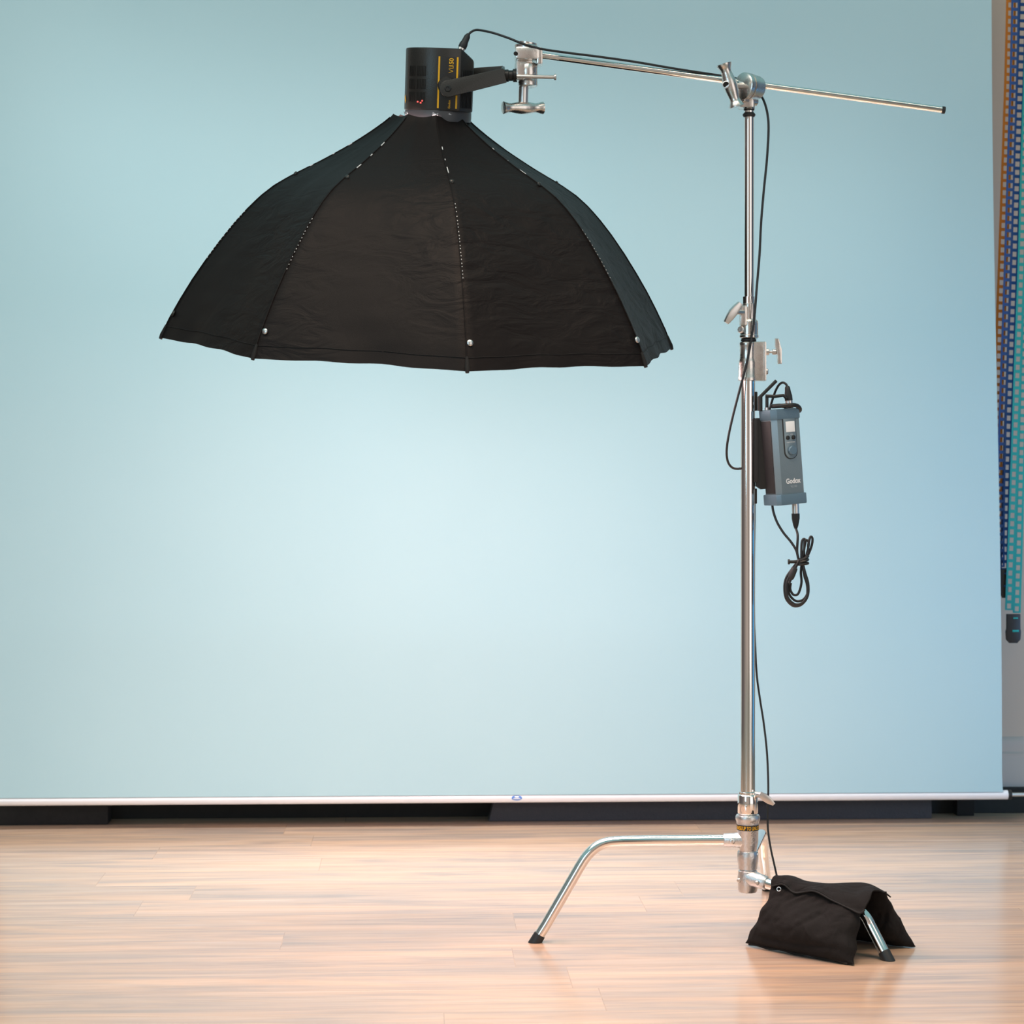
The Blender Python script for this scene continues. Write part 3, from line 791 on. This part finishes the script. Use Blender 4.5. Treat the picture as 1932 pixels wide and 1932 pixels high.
# stitched hem just above the rim
for k in range(8):
    pts = []
    for i in range(21):
        p, hh = canopy_pt(k, i / 20, .028, -.0012); pts.append(S(p.x, p.y, hh))
    mb = MB(); mb.tube(pts, .0006, 5, cap=False); mb.build('hem_stitch', M['cordura_edge'], cano)
for k in range(8):
    for h, r in ((.058, .0072), (.392, .0058)):
        p, hh = canopy_pt(k, .02 if k != 1 else -.02, h, -.0022); p2, _ = canopy_pt(k, .02, h - .01, -.0022)
        nrm = (S(p.x * 1.1, p.y * 1.1, hh + .02) - S(p.x, p.y, hh)).normalized()
        mb = MB(); mb.lathe([(r, -.001), (r, .0012), (r * .85, .0026), (r * .4, .0036), (.0001, .0038)], S(p.x, p.y, hh), nrm, 24, cap=False)
        mb.build('rivet', M['silver'] if h < .1 and k in (0, 1, 7) else M['blackmetal'], SB)
for k in range(8):                                         # small sewn pockets at the rib tips
    p, hh = canopy_pt(k, 0, 0, 0); q, h2 = canopy_pt(k, 0, .03, 0)
    a = S(p.x, p.y, hh - .003); b_ = S(q.x, q.y, h2)
    mb = MB(); mb.tube([a, a.lerp(b_, .3), b_], [.004, .0055, .003], 10); mb.build('rib_pocket', M['cordura_edge'], SB)
# white flaps standing in for light leaking out at the neck
for (deg, w_, hh_) in ((38, .040, .020), (62, .014, .016), (6, .014, .007), (-42, .012, .007), (32, .010, .006)):
    mb = MB(); a = math.radians(deg); a2 = math.radians(deg + 9)
    q = [S(.083 * math.sin(a + t * (w_ / .09)), .083 * math.cos(a + t * (w_ / .09)), .536 + 0.002 * math.sin(t * 7)) for t in (0, .33, .66, 1)]
    q2 = [S(.089 * math.sin(a + t * (w_ / .09)), .089 * math.cos(a + t * (w_ / .09)), .540 + hh_ * (.7 + .3 * math.cos(t * 5))) for t in (0.02, .33, .66, .98)]
    mb.v = q + q2 + [p - c_ * .0015 for p in q + q2]
    for i in range(3):
        mb.f += [[i, i + 1, i + 5, i + 4], [8 + i, 8 + i + 1, 8 + i + 5, 8 + i + 4]]; mb.m += [0, 0]
    mb.f += [[4, 5, 13, 12], [5, 6, 14, 13], [6, 7, 15, 14], [0, 1, 9, 8], [1, 2, 10, 9], [2, 3, 11, 10]]; mb.m += [0] * 6
    f_ = mb.build('lining_flap', M['lining'], SB); f_['label'] = 'white flap of lining cloth'

# ------------------------------------------------------------------ lamp head
LH = thing('studio_lamp', S(0.0, 0, .545), 'black cylindrical studio lamp with yellow stripes on top of the softbox', 'studio lamp')
hc0 = P(826, 226, 0)
HZ0 = (hc0 - RC).dot(n_); HU0 = (hc0 - RC).dot(u_)
def Hd(a, c, h): return RC + u_ * (HU0 + a) + c_ * c + n_ * (HZ0 + h)
out_ = []
for i in range(15):                                         # round left-hand half
    a = PI * .5 + PI * i / 14 + .10; a = math.radians(100) + math.radians(160) * i / 14
    out_.append((-.002 + .0785 * math.cos(a), .0785 * math.sin(a)))
half = [(.004, .0785), (.050, .074), (.0535, .071), (.078, .040), (.080, .036)]
outl = [(x, y) for x, y in half][::-1] + out_ + [(x, -y) for x, y in half]
outl = outl[::-1]
mb = MB()
mb.prism(outl, Hd(0, 0, .020), u_, c_, -.144 if u_.cross(c_).dot(n_) < 0 else .144, bev=.004)
for i_, p_ in enumerate(mb.v):
    a_ = (p_ - RC).dot(u_) - HU0; h_ = (p_ - RC).dot(n_) - HZ0
    if h_ > .12 and a_ > .052: mb.v[i_] = p_ - n_ * (.024 * (a_ - .052) / .028)
body = mb.build('lamp_body', M['blackmetal'], LH)
mb = MB(); mb.lathe([(.070, -.006), (.0775, -.004), (.0785, .004), (.0785, .018), (.077, .022)], Hd(0, 0, 0), n_, 56); mb.build('mount_ring', mat('satin_dark_ring', (.05, .052, .058), .45, 0), LH)
# stripes, panel, letters on the flat front
fp0 = V((.004, .0785)); fp1 = V((.050, .074)); 
def Fr(t, h, off=.0006):                                     # t from left to right along the flat panel
    p = fp0 + (fp1 - fp0) * t
    nrm = V((-(fp1 - fp0).y, (fp1 - fp0).x)); nrm.normalize()
    if nrm.y < 0: nrm = -nrm
    return Hd(p.x + nrm.x * off, p.y + nrm.y * off, h)
fx = (Fr(1, 0) - Fr(0, 0)).normalized(); fn = (Fr(.5, 0, .01) - Fr(.5, 0, 0)).normalized()
mb = MB(); mb.box(Fr(.44, .083, .0006), (.042, .0024, .122), X=fx, Z=n_, bev=.0008); pn = mb.build('side_panel', M['black'], body)
for t_, w_ in ((-.06, .0040), (.86, .0040)):
    mb = MB(); mb.box(Fr(t_, .085, .0022), (w_, .0012, .118), X=fx, Z=n_); s_ = mb.build('stripe', M['yellow'], body); s_['label'] = 'yellow stripe'
mb = MB(); text_mesh(mb, 'VL', Fr(.66, .107, .0030), n_, -fx, .0105, 0, bold=-.012)
text_mesh(mb, '150', Fr(.66, .1225, .0030), n_, -fx, .0105, 0, bold=.02)
mb.build('lettering', M['yellow'], body)
mb = MB(); text_mesh(mb, 'Godox', Fr(.56, .026, .0030), n_, -fx, .0050, 0, bold=.01); mb.build('lettering', M['yellow'], body)
# small yellow triangle mark on the left flank
mb = MB(); a = math.radians(163); q = lambda da, dh: Hd(-.002 + .0796 * math.cos(a + da), .0796 * math.sin(a + da), .046 + dh)
mb.v = [q(-.10, -.004), q(.06, .004), q(-.02, .010), q(-.02, -.012)]; mb.f = [[0, 1, 2], [0, 3, 1]]; mb.m = [0, 0]; mb.build('mark', M['yellow'], body)
# vent slots on the round flank
for col, (adeg) in enumerate((119, 141)):
    for row in range(3):
        mb = MB()
        for k in range(6 if col == 0 else 5):
            a = math.radians(adeg) + (k - 2.5) * .055
            for sgn in (0, 1):
                pass
            q = Hd(-.002 + .0788 * math.cos(a), .0788 * math.sin(a), .050 + row * .030)
            rad = (q - Hd(-.002, 0, .050 + row * .030)).normalized()
            mb.box(q, (.0024, .0016, .023), X=n_.cross(rad), Z=n_, bev=.0004)
        mb.build('vent_grille', M['hole'], body)
mb = MB()
for k, (aa, hh) in enumerate(((118, .033), (124, .035), (115, .0375))):
    a = math.radians(aa); q = Hd(-.002 + .0792 * math.cos(a), .0792 * math.sin(a), hh + .004)
    rad = (q - Hd(-.002, 0, hh)).normalized(); mb.box(q, (.0036, .002, .0035), X=n_.cross(rad), Z=n_, bev=.0005)
mb.build('indicator_light', M['redglow'], body)
# ribs on the right chamfer
mb = MB()
p0 = V((.0535, .071)); p1 = V((.078, .040))
for k in range(8):
    p = p0.lerp(p1, (k + .6) / 8.2); nn = V((.78, .62)); p = p + nn * .0008
    mb.box(Hd(p.x, p.y, .072), (.0017, .0032, .088), X=(Hd(p1.x, p1.y, 0) - Hd(p0.x, p0.y, 0)), Z=n_, bev=.0004)
mb.build('cooling_fins', M['black'], body)
# yoke
piv = P(845, 168, -.098)
def plate(a, b_, wa, wb, th, Yn):
    """flat bar from a (rounded end) to b"""
    d = (b_ - a); L = d.length; d.normalize(); yv = V((0, 1, 0)); up_ = d.cross(yv); up_ = up_ if up_.z > 0 else -up_
    ol = [(wa * math.cos(t), wa * math.sin(t)) for t in [math.radians(q) for q in range(80, 281, 12)]]
    ol = ol + [(L, -wb), (L, wb)]
    mb.prism(ol, a, d, up_, th, bev=.0018)
mb = MB(); plate(piv, P(952, 143, -.080), .0195, .0170, -.006 if False else .006, 0)
yk = mb.build('yoke', M['blackmetal'], LH)
mb = MB(); plate(P(850, 147, .098), P(950, 137, .070), .0195, .0155, .006, 0); mb.build('yoke_arm', M['blackmetal'], yk)
mb = MB(); ya_ = P(949, 143, -.080); yb_ = P(949, 137, .074); mb.box((ya_ + yb_) / 2, (.008, (yb_ - ya_).length, .030), X=(1, 0, 0), Z=V((1, 0, 0)).cross(yb_ - ya_), bev=.003); mb.build('yoke_bridge', M['blackmetal'], yk)
mb = MB(); mb.lathe([(.0205, 0), (.0205, .005), (.018, .008)], Hd(.020, .0775, .078), -V((0, 1, 0)), 36); mb.build('pivot_boss', M['blackmetal'], LH)
mb = MB(); q = piv + V((0, -.004, 0)); mb.lathe([(.0085, -.004), (.0085, .003), (.0065, .0045), (.005, .0045), (.0045, .002), (.0001, .002)], q, (0, -1, 0), 6, cap=False)
mb.build('pivot_bolt', M['black'], yk)
mb = MB(); mb.lathe([(.010, 0), (.0145, .002), (.0145, .010), (.0125, .012), (.0125, .020), (.0155, .022), (.0155, .030), (.011, .032)], P(951, 143, -.004), V((1, 0, .02)), 36)
mb.build('spigot_receiver', M['black'], LH)

# ------------------------------------------------------------------ lamp cable
CR = .0028
pts = [P(876, 84, .010), P(881, 71, .010), P(887, 62, .010), P(896, 57, .008), P(906, 57, .0), P(930, 62, -.02), P(960, 72, -.030), P(985, 82, -.036), P(1020, 92, -.034), P(1070, 99.5, -.026), P(1130, 107, -.024), P(1200, 117, -.022),
       P(1270, 129, -.018), P(1335, 139, -.014), P(1380, 146, .004), P(1400, 152, .026), P(1420, 160, .034), P(1430, 172, .022), P(1441, 190, .006), P(1448, 215, 0), P(1450, 245, -.004), P(1447, 300, -.004), P(1441, 360, -.004), P(1436, 420, -.006), P(1433, 480, -.010), P(1428, 540, -.020),
       P(1424, 590, -.028), P(1419, 630, -.030), P(1410, 680, -.032), P(1397, 730, -.034), P(1384, 780, -.032), P(1375, 820, -.028), P(1371, 850, -.02), P(1373, 870, -.008), P(1380, 881, 0), P(1390, 884.5, .010), P(1400, 882, .022), P(1415, 868, .030), P(1432, 840, .034),
       P(1444, 800, .030), P(1452, 772, .026), P(1458, 752, .022), P(1463, 738, .016), P(1469, 727, .008), P(1476, 722, .0), P(1483, 725, -.006), P(1487, 735, -.008)]
LC = thing('lamp_cable', pts[0], 'black power cable running from the lamp along the boom arm to the control box', 'cable')
mb = MB(); mb.tube(catmull(pts, 7), CR, 12); mb.build('cord', M['rubber'], LC)
mb = MB(); a = P(868, 98, .010); d = (P(884, 64, .010) - a).normalized()
mb.lathe([(.0088, -.010), (.0088, .012), (.008, .0125)], a, d, 28); c_lamp = mb.build('plug', M['silver'], LC)
mb = MB(); mb.lathe([(.0092, .010), (.0098, .012), (.0100, .020), (.0082, .026), (.0072, .040), (.0040, .047)], a, d, 28); mb.build('plug_boot', M['rubber'], c_lamp)
a = P(1489, 764, -.008); d = (P(1485.5, 730, -.008) - a).normalized()
mb = MB(); mb.lathe([(.0088, -.006), (.0088, .010), (.008, .011)], a, d, 28); c_box = mb.build('plug', M['silver'], LC)
mb = MB(); mb.lathe([(.0086, .010), (.0094, .011), (.0092, .022), (.0072, .032), (.0060, .042), (.0036, .045)], a, d, 28); mb.build('plug_boot', M['rubber'], c_box)

# ------------------------------------------------------------------ control box
ph = math.radians(27); tl = math.radians(5.4)
nF = V((math.sin(ph), -math.cos(ph), 0)); xF = V((math.cos(ph), math.sin(ph), 0))
upB = (V((0, 0, 1)) - V((1, 0, 0)) * math.sin(tl) / math.cos(tl)); upB = (upB - nF * upB.dot(nF)).normalized()
xF = (upB.cross(nF)) ; xF = -xF if xF.x < 0 else xF
BW, BD, BH = .074, .064, .178                                # body
bc = P(1474.5, 861, -.012)
CB = thing('control_box', bc - upB * .11, 'grey-blue lamp control box with a pale display strapped to the right side of the column', 'control box')
def Bx(a, f, h): return bc + xF * a + nF * f + upB * h
def cbprism(w_, d_, h0, h1, ch, bev, mi=0):
    ol = [(-w_ / 2 + ch, d_ / 2), (w_ / 2 - ch * .4, d_ / 2), (w_ / 2, d_ / 2 - ch * .4), (w_ / 2, -d_ / 2 + ch), (w_ / 2 - ch, -d_ / 2), (-w_ / 2 + ch, -d_ / 2), (-w_ / 2, -d_ / 2 + ch), (-w_ / 2, d_ / 2 - ch)]
    sgn = 1 if xF.cross(nF).dot(upB) > 0 else -1
    if sgn < 0: ol = ol[::-1]
    mb.prism(ol, Bx(0, 0, h0), xF, nF, sgn * (h1 - h0), bev=bev, mi=mi)
mb = MB(); cbprism(BW, BD, -BH / 2, BH / 2, .010, .001); cb = mb.build('housing', M['box'], CB)
mb = MB(); cbprism(BW + .004, BD + .004, BH / 2 - .002, BH / 2 + .022, .011, .0025); mb.build('top_cap', M['boxcap'], CB)
mb = MB(); cbprism(BW + .007, BD + .006, -BH / 2 - .024, -BH / 2 + .001, .008, .0025); mb.build('bottom_cap', M['boxcap'], CB)
mb = MB(); mb.box(Bx(-BW / 2 - .0006, 0, 0), (.0016, BD - .026, BH - .008), X=xF, Z=upB, bev=.0004); mb.build('side_panel', M['boxside'], CB)
# control panel: rounded-bottom inlay
f0 = BD / 2
cxp = .0055
ol = [(-.0165, .088), (-.0165, .012)] + [(.0165 * math.cos(t), .012 + .0165 * math.sin(t) * 1.05) for t in [PI + PI * i / 14 for i in range(1, 14)]] + [(.0165, .012), (.0165, .088)]
def FB(a, h, off): return Bx(a, f0 + off, h)
def fprism(ol, a, h, off, depth, bev=0):
    # outline in (xF, upB), pushed outwards
    if xF.cross(upB).dot(nF) > 0: mb.prism(ol, FB(a, h, off), xF, upB, depth, bev=bev)
    else: mb.prism(ol[::-1], FB(a, h, off), xF, upB, -depth, bev=bev)
mb = MB(); fprism([(x * 1.13 - .0004, y if y > .02 else y * 1.0 - .0018) for x, y in ol], cxp, 0, .0, .0010, .0003); fr = mb.build('panel_rim', M['black'], CB)
mb = MB(); fprism(ol, cxp, 0, .0006, .0014, .0003); pan = mb.build('control_panel', M['box'], CB)
mb = MB(); fprism([(-.0125, -.0125), (.0125, -.0125), (.0125, .0125), (-.0125, .0125)], cxp + .0015, .069, .0018, .0012, .0006); mb.build('display', M['lcd'], pan)
for dx in (-.0075, .0085):
    mb = MB(); mb.lathe([(.0052, 0), (.0050, .0022), (.0040, .003), (.0001, .0032)], FB(cxp + dx, .0435, .0015), nF, 24, cap=False); mb.build('button', M['black'], pan)
mb = MB(); mb.lathe([(.0118, 0), (.0118, .001), (.0108, .006), (.0095, .0072), (.0001, .0074)], FB(cxp + .0015, .0135, .0015), nF, 40, cap=False)
for k in range(24):
    a = 2 * PI * k / 24; mb.box(FB(cxp + .0015 + .0111 * math.cos(a), .0135 + .0111 * math.sin(a), .0045), (.0009, .005, .0009), X=xF, Z=upB)
mb.build('dial', M['boxcap'], pan)
mb = MB()
text_mesh(mb, '+ -   OK', FB(cxp - .010, .0500, .0018), xF, upB, .0020, 0.0003, width=.018)
text_mesh(mb, '-PARAMETER-', FB(cxp - .012, .0315, .0018), xF, upB, .0024, 0.0003, width=.025)
mb.build('lettering', M['print'], pan)
def flat_text(body, a, h, size, width, m, bold):
    mb = MB(); text_mesh(mb, body, FB(a, h, .0007), xF, upB, size, .0003, bold=bold, width=width); return mb.build('lettering', m, CB)
flat_text('Godox', -.0145, -.064, .0125, .041, M['print'], .035)
flat_text('VL150', -.0030, -.0735, .0052, .018, M['printdim'], .02)
# top details: black ring guard, levers, antenna sockets
mb = MB(); q = [Bx(.014 + .034 * math.cos(t), .012 + .028 * math.sin(t), BH / 2 + .030 - .016 * max(0, math.cos(t)) ** 2) for t in [2 * PI * i / 32 for i in range(33)]]
mb.tube(q[:-1] + [q[0]], .0050, 10, cap=False); mb.build('carry_strap', M['black'], CB)
mb = MB()
mb.cyl(P(1431, 752, -.02), P(1465, 718, -.025), .0040, 16, bev=.001); mb.cyl(P(1434, 748, -.02), P(1434, 775, -.02), .0058, 20)
mb.build('locking_lever', M['black'], CB)
mb = MB(); mb.tube([P(1444, 747, -.02), P(1462, 748, -.022), P(1478, 746, -.022), P(1484, 752, -.02)], .0038, 12); mb.cyl(P(1447, 746, -.018), P(1447, 772, -.018), .0038, 16)
mb.build('locking_lever', M['black'], CB)
mb = MB(); mb.cyl(P(1447, 769, -.018), P(1447, 774, -.018), .0052, 20); mb.build('threaded_collar', M['silver'], CB)
# bracket to the column
mb = MB()
mb.prism([(0, .090), (.010, .090), (.016, .050), (.030, -.055), (.030, -.076), (.012, -.078), (0, -.070)], P(1424, 861, .016), (1, 0, 0), (0, 0, 1), .030, bev=.002)
mb.box(P(1425, 850, .0), (.008, .036, .150), bev=.002); mb.box(P(1424, 936, .004), (.010, .012, .036), bev=.002)
mb.box(P(1426, 757, .004), (.007, .012, .045), X=(1, 0, -.1), bev=.002)
mb.build('bracket', M['black'], CB)
mb = MB(); mb.cyl(Bx(.0225, .010, -BH / 2 - .022), Bx(.0225, .010, -BH / 2 - .032), .0085, 28); mb.build('output_socket', M['silver'], CB)

# ------------------------------------------------------------------ coiled output cable under the box
CC = thing('coiled_cable', P(1503, 960, -.02), 'black cable wound into a hanging coil with a tie below the control box', 'cable')
a = Bx(.0225, .010, -BH / 2 - .030)
mb = MB(); mb.lathe([(.0086, 0), (.0086, .018), (.0075, .019)], a, V((.02, 0, -1)), 28); cpl = mb.build('plug', M['silver'], CC)
b0 = a + V((.0004, 0, -.018))
mb = MB(); mb.lathe([(.0096, 0), (.0094, .012), (.0062, .028), (.0034, .036)], b0, V((.02, 0, -1)), 28); mb.build('plug_boot', M['rubber'], cpl)
pts = [b0 + V((0, 0, -.034)), P(1505, 1010, -.03), P(1504, 1040, -.03), P(1507, 1056, -.03)]
mb = MB(); r = .0029
coil = []
mb.tube(catmull(pts, 6), r, 10)
mb.tube(catmull([P(1457, 950, -.012), P(1459, 965, -.014), P(1466, 985, -.018), P(1478, 1005, -.022), P(1492, 1022, -.026), P(1502, 1038, -.030), P(1506, 1054, -.032)], 6), r, 10)
# loops: from the tie down and round, and short bights above it
tie = P(1510, 1060, -.034)
def loop(f, dx, dy, Y):
    o = [(1494, 1074), (1483, 1091), (1480, 1110), (1484, 1129), (1498, 1142), (1514, 1139), (1524, 1124), (1525, 1102), (1519, 1080)]
    return [P(1508, 1056, Y)] + [P(1503 + (x - 1503) * f + dx, 1110 + (y - 1110) * f + dy, Y - .003 + .004 * k / 8) for k, (x, y) in enumerate(o)] + [P(1513, 1056, Y + .002)]
for f_, dx_, dy_, Y_ in ((1.0, 0, 0, -.034), (.9, 1, 1, -.044), (.84, 3, -3, -.026), (.95, -1, 3, -.020)):
    mb.tube(catmull(loop(f_, dx_, dy_, Y_), 7), r, 10)
mb.tube(catmull([P(1513, 1060, -.03), P(1511, 1080, -.03), P(1512, 1100, -.03), P(1506, 1120, -.03), P(1497, 1122, -.03), P(1491, 1112, -.03), P(1492, 1100, -.032)], 7), r, 10)
for (ax_, ay, bx_, by_) in ((1513, 1022, 1520, 1020), (1518, 1022, 1526, 1024), (1525, 1028, 1533, 1016)):
    mb.tube(catmull([P(1512, 1062, -.030), P(ax_ - 1, ay + 16, -.032), P(ax_, ay, -.033), P((ax_ + bx_) / 2, min(ay, by_) - 3, -.033), P(bx_, by_ + 1, -.032), P(bx_ - 3, by_ + 18, -.028), P(1518, 1062, -.026)], 6), r, 10)
mb.build('cord', M['rubber'], CC)
mb = MB(); d = (P(1490, 1096, -.04) - P(1500, 1071, -.042)).normalized()
mb.lathe([(.004, 0), (.0072, .002), (.0078, .008), (.0078, .024), (.0066, .029), (.0042, .031), (.0048, .034), (.0038, .036), (.0046, .039), (.0034, .041)], P(1500, 1070, -.048), d, 24); mb.build('ferrite_core', M['boxside'], CC)
mb = MB(); ct = P(1513, 1059, -.032)
for dz, tilt in ((0, .3), (-.006, .1), (.005, .5)):
    q = [ct + V((.014 * math.cos(t), .013 * math.sin(t), dz + .014 * math.cos(t) * tilt)) for t in [2 * PI * i / 20 for i in range(20)]]
    mb.tube(q + [q[0]], .0034, 8, cap=False)
mb.tube([ct + V((-.012, -.010, 0)), P(1497, 1060, -.045), P(1489, 1060, -.045)], .0036, 10); mb.cyl(P(1490, 1060, -.045), P(1486.5, 1060, -.045), .0062, 16)
mb.build('velcro_tie', M['black'], CC)

# ------------------------------------------------------------------ thin mains lead behind the column
pts = [P(1424, 945, .022), P(1424, 962, .023), P(1424, 985, .0235), P(1423, 1060, .023), P(1423, 1160, .022), P(1425, 1220, .020), P(1428, 1275, .016), P(1434, 1320, .012), P(1441, 1365, .008), P(1447, 1420, .002), P(1449.5, 1480, -.002), P(1448.5, 1530, -.004), P(1449, 1565, -.004), P(1454, 1600, -.008), P(1461, 1632, -.012), P(1466, 1655, -.016)]
mb = MB(); mb.tube(catmull(pts, 8), .0024, 10)
tag(mb.build('mains_cable', M['rubber'], origin=pts[0]), 'thin black cable hanging down behind the column to the sandbag', 'cable')

# ------------------------------------------------------------------ sandbag
SG = thing('sandbag', V((.19, -.15, 0)), 'black fabric saddle sandbag draped over the right leg of the lamp stand', 'sandbag')
def pouch(A, B_, C, D, nrm_out, bulge, name, seed, m=M['cordura'], ns=44, nt=34, edge=.006):
    """A top-left, B top-right, C bottom-left, D bottom-right: a stuffed pillow"""
    mb = MB(); layers = []
    for side in (1, -1):
        ids = []
        for j in range(nt + 1):
            t = j / nt; row = []
            for i in range(ns + 1):
                s = i / ns
                p = A.lerp(B_, s).lerp(C.lerp(D, s), t)
                sag = .006 * math.sin(PI * s) * (t > .97)
                # pillow profile, fuller low down
                fs = (max(0, 4 * s * (1 - s))) ** .42; ft = (max(0, 4 * t * (1 - t))) ** .42
                full = fs * ft * (.30 + 1.0 * math.sin(PI * min(1, t * .72)) ** 1.5)
                # sides pull in between the corners
                mid = A.lerp(B_, .5).lerp(C.lerp(D, .5), t); p = p + (mid - p) * ((.10 * math.sin(PI * t) + .02 * math.sin(t * 19 + seed + s)) * abs(2 * s - 1) ** 2)
                q = V((s * 3.3 + seed, t * 2.6, side * .5))
                wr = noise.noise(q * 1.1) * .012 + abs(noise.noise(V((s * 9 + t * 5 + seed, t * 2.2 - s, side)))) * -.020 * (1.1 - t) + noise.noise(q * 6) * .0025
                fold = -.008 * math.exp(-((t - .86 - .03 * math.sin(s * 5)) / .035) ** 2) * fs      # crease above the base
                off = side * (bulge * full + (wr + fold) * fs * ft + edge * .35)
                pp = p + nrm_out * off
                pp.z = max(pp.z, .0022 + (.001 if side > 0 else 0))
                row.append(len(mb.v)); mb.v.append(pp)
            ids.append(row)
        layers.append(ids)
        for j in range(nt):
            for i in range(ns): mb.f.append([ids[j][i], ids[j][i + 1], ids[j + 1][i + 1], ids[j + 1][i]]); mb.m.append(0)
    f, b_ = layers
    for i in range(ns):
        mb.f.append([f[0][i], f[0][i + 1], b_[0][i + 1], b_[0][i]]); mb.f.append([f[nt][i], f[nt][i + 1], b_[nt][i + 1], b_[nt][i]]); mb.m += [0, 0]
    for j in range(nt):
        mb.f.append([f[j][0], f[j + 1][0], b_[j + 1][0], b_[j][0]]); mb.f.append([f[j][ns], f[j + 1][ns], b_[j + 1][ns], b_[j][ns]]); mb.m += [0, 0]
    return mb.build(name, m, SG, angle=60)
A_ = P(1460, 1660, -.060); B1 = P(1640, 1690, -.190); C1 = P(1405, 1779, -.058); D1 = P(1612, 1821, -.268)
no = V((-.62, -.72, .30)).normalized()
pF = pouch(A_, B1, C1, D1, no, .040, 'front_pouch', 1.7)
A2 = P(1520, 1668, -.030); B2 = P(1672, 1683, -.150); C2 = P(1580, 1770, .055); D2 = P(1727, 1788, -.085)
no2 = V((.60, .70, .35)).normalized()
pouch(A2, B2, C2, D2, no2, .032, 'rear_pouch', 5.2)
# saddle cloth over the leg, falling over the front as a folded flap
def strip_surface(rows, name, th=.003, n=40, sub=6, m=M['cordura'], amp=.003, seed=0):
    """rows: list of control rows (each a list of points left to right)"""
    R = [catmull(r_, max(2, n // (len(r_) - 1))) for r_ in rows]; k = min(len(r_) for r_ in R)
    cols = [catmull([r_[i] for r_ in R], sub) for i in range(k)]; h = len(cols[0])
    mb = MB()
    for i in range(k):
        for j in range(h):
            p = cols[i][j]; w_ = noise.noise(V((i * .14 + seed, j * .3, 0))) * amp
            mb.v.append(p + V((-.3, -.6, .5)) * w_)
    nrmv = []
    for i in range(k):
        for j in range(h):
            a = cols[min(i + 1, k - 1)][j] - cols[max(i - 1, 0)][j]; b_ = cols[i][min(j + 1, h - 1)] - cols[i][max(j - 1, 0)]
            c = a.cross(b_); c = c.normalized() if c.length > 1e-9 else V((0, 0, 1)); nrmv.append(c)
    N0 = k * h; mb.v += [mb.v[q] + nrmv[q] * th for q in range(N0)]
    idx = lambda i, j, s: s * N0 + i * h + j
    for s in (0, 1):
        for i in range(k - 1):
            for j in range(h - 1): mb.f.append([idx(i, j, s), idx(i + 1, j, s), idx(i + 1, j + 1, s), idx(i, j + 1, s)]); mb.m.append(0)
    for i in range(k - 1):
        for j in (0, h - 1): mb.f.append([idx(i, j, 0), idx(i + 1, j, 0), idx(i + 1, j, 1), idx(i, j, 1)]); mb.m.append(0)
    for j in range(h - 1):
        for i in (0, k - 1): mb.f.append([idx(i, j, 0), idx(i, j + 1, 0), idx(i, j + 1, 1), idx(i, j, 1)]); mb.m.append(0)
    return mb.build(name, m, SG, angle=60)
rowA = [P(1456, 1672, -.074), P(1478, 1668, -.092), P(1500, 1684, -.108), P(1536, 1681, -.138), P(1568, 1697, -.170), P(1600, 1712, -.200), P(1622, 1722, -.222), P(1632, 1716, -.225)]
rowB = [P(1456, 1662, -.066), P(1480, 1662, -.080), P(1505, 1671, -.092), P(1540, 1674, -.118), P(1572, 1684, -.148), P(1605, 1692, -.180), P(1632, 1698, -.205), P(1643, 1693, -.208)]
rowC = [P(1462, 1654, -.050), P(1484, 1656, -.062), P(1510, 1662, -.070), P(1545, 1669, -.090), P(1580, 1672, -.118), P(1612, 1686, -.150), P(1636, 1680, -.175), P(1648, 1682, -.178)]
rowD = [P(1470, 1656, -.030), P(1495, 1655, -.035), P(1525, 1666, -.035), P(1560, 1669, -.055), P(1595, 1668, -.08), P(1628, 1668, -.11), P(1650, 1675, -.13), P(1664, 1684, -.145)]
rowE = [P(1480, 1664, -.010), P(1505, 1662, -.010), P(1540, 1672, -.008), P(1575, 1676, -.02), P(1610, 1674, -.05), P(1640, 1674, -.08), P(1664, 1682, -.105), P(1680, 1694, -.12)]
strip_surface([rowA, rowB, rowC, rowD, rowE], 'saddle_flap')
# narrow rolled hem along the flap's front fold
mb = MB(); mb.tube(catmull([p + V((-.001, -.003, 0)) for p in rowA], 6), .0022, 8); mb.build('flap_hem', M['cordura_edge'], SG)
# end panel falling between flap and leg
# eyelet, base seam with lint
mb = MB(); q = P(1469.5, 1677.5, -.098); x, y, zq = basis(V((-.3, -1, .3)))
ringp = [q + x * .0046 * math.cos(t) + y * .0046 * math.sin(t) for t in [2 * PI * i / 20 for i in range(21)]]
mb.tube(ringp, .0009, 8, cap=False); mb.build('eyelet', M['silver'], SG)
for (pa, pb, dd) in ((C1, D1, no),):
    mb = MB(); pp = []
    for i in range(24):
        p = pa.lerp(pb, .05 + .9 * i / 23) + dd * .004; p.z = .0055 + .0015 * math.sin(i); pp.append(p)
    mb.tube(pp, .0030, 8); mb.build('base_seam', M['cordura_edge'], SG)
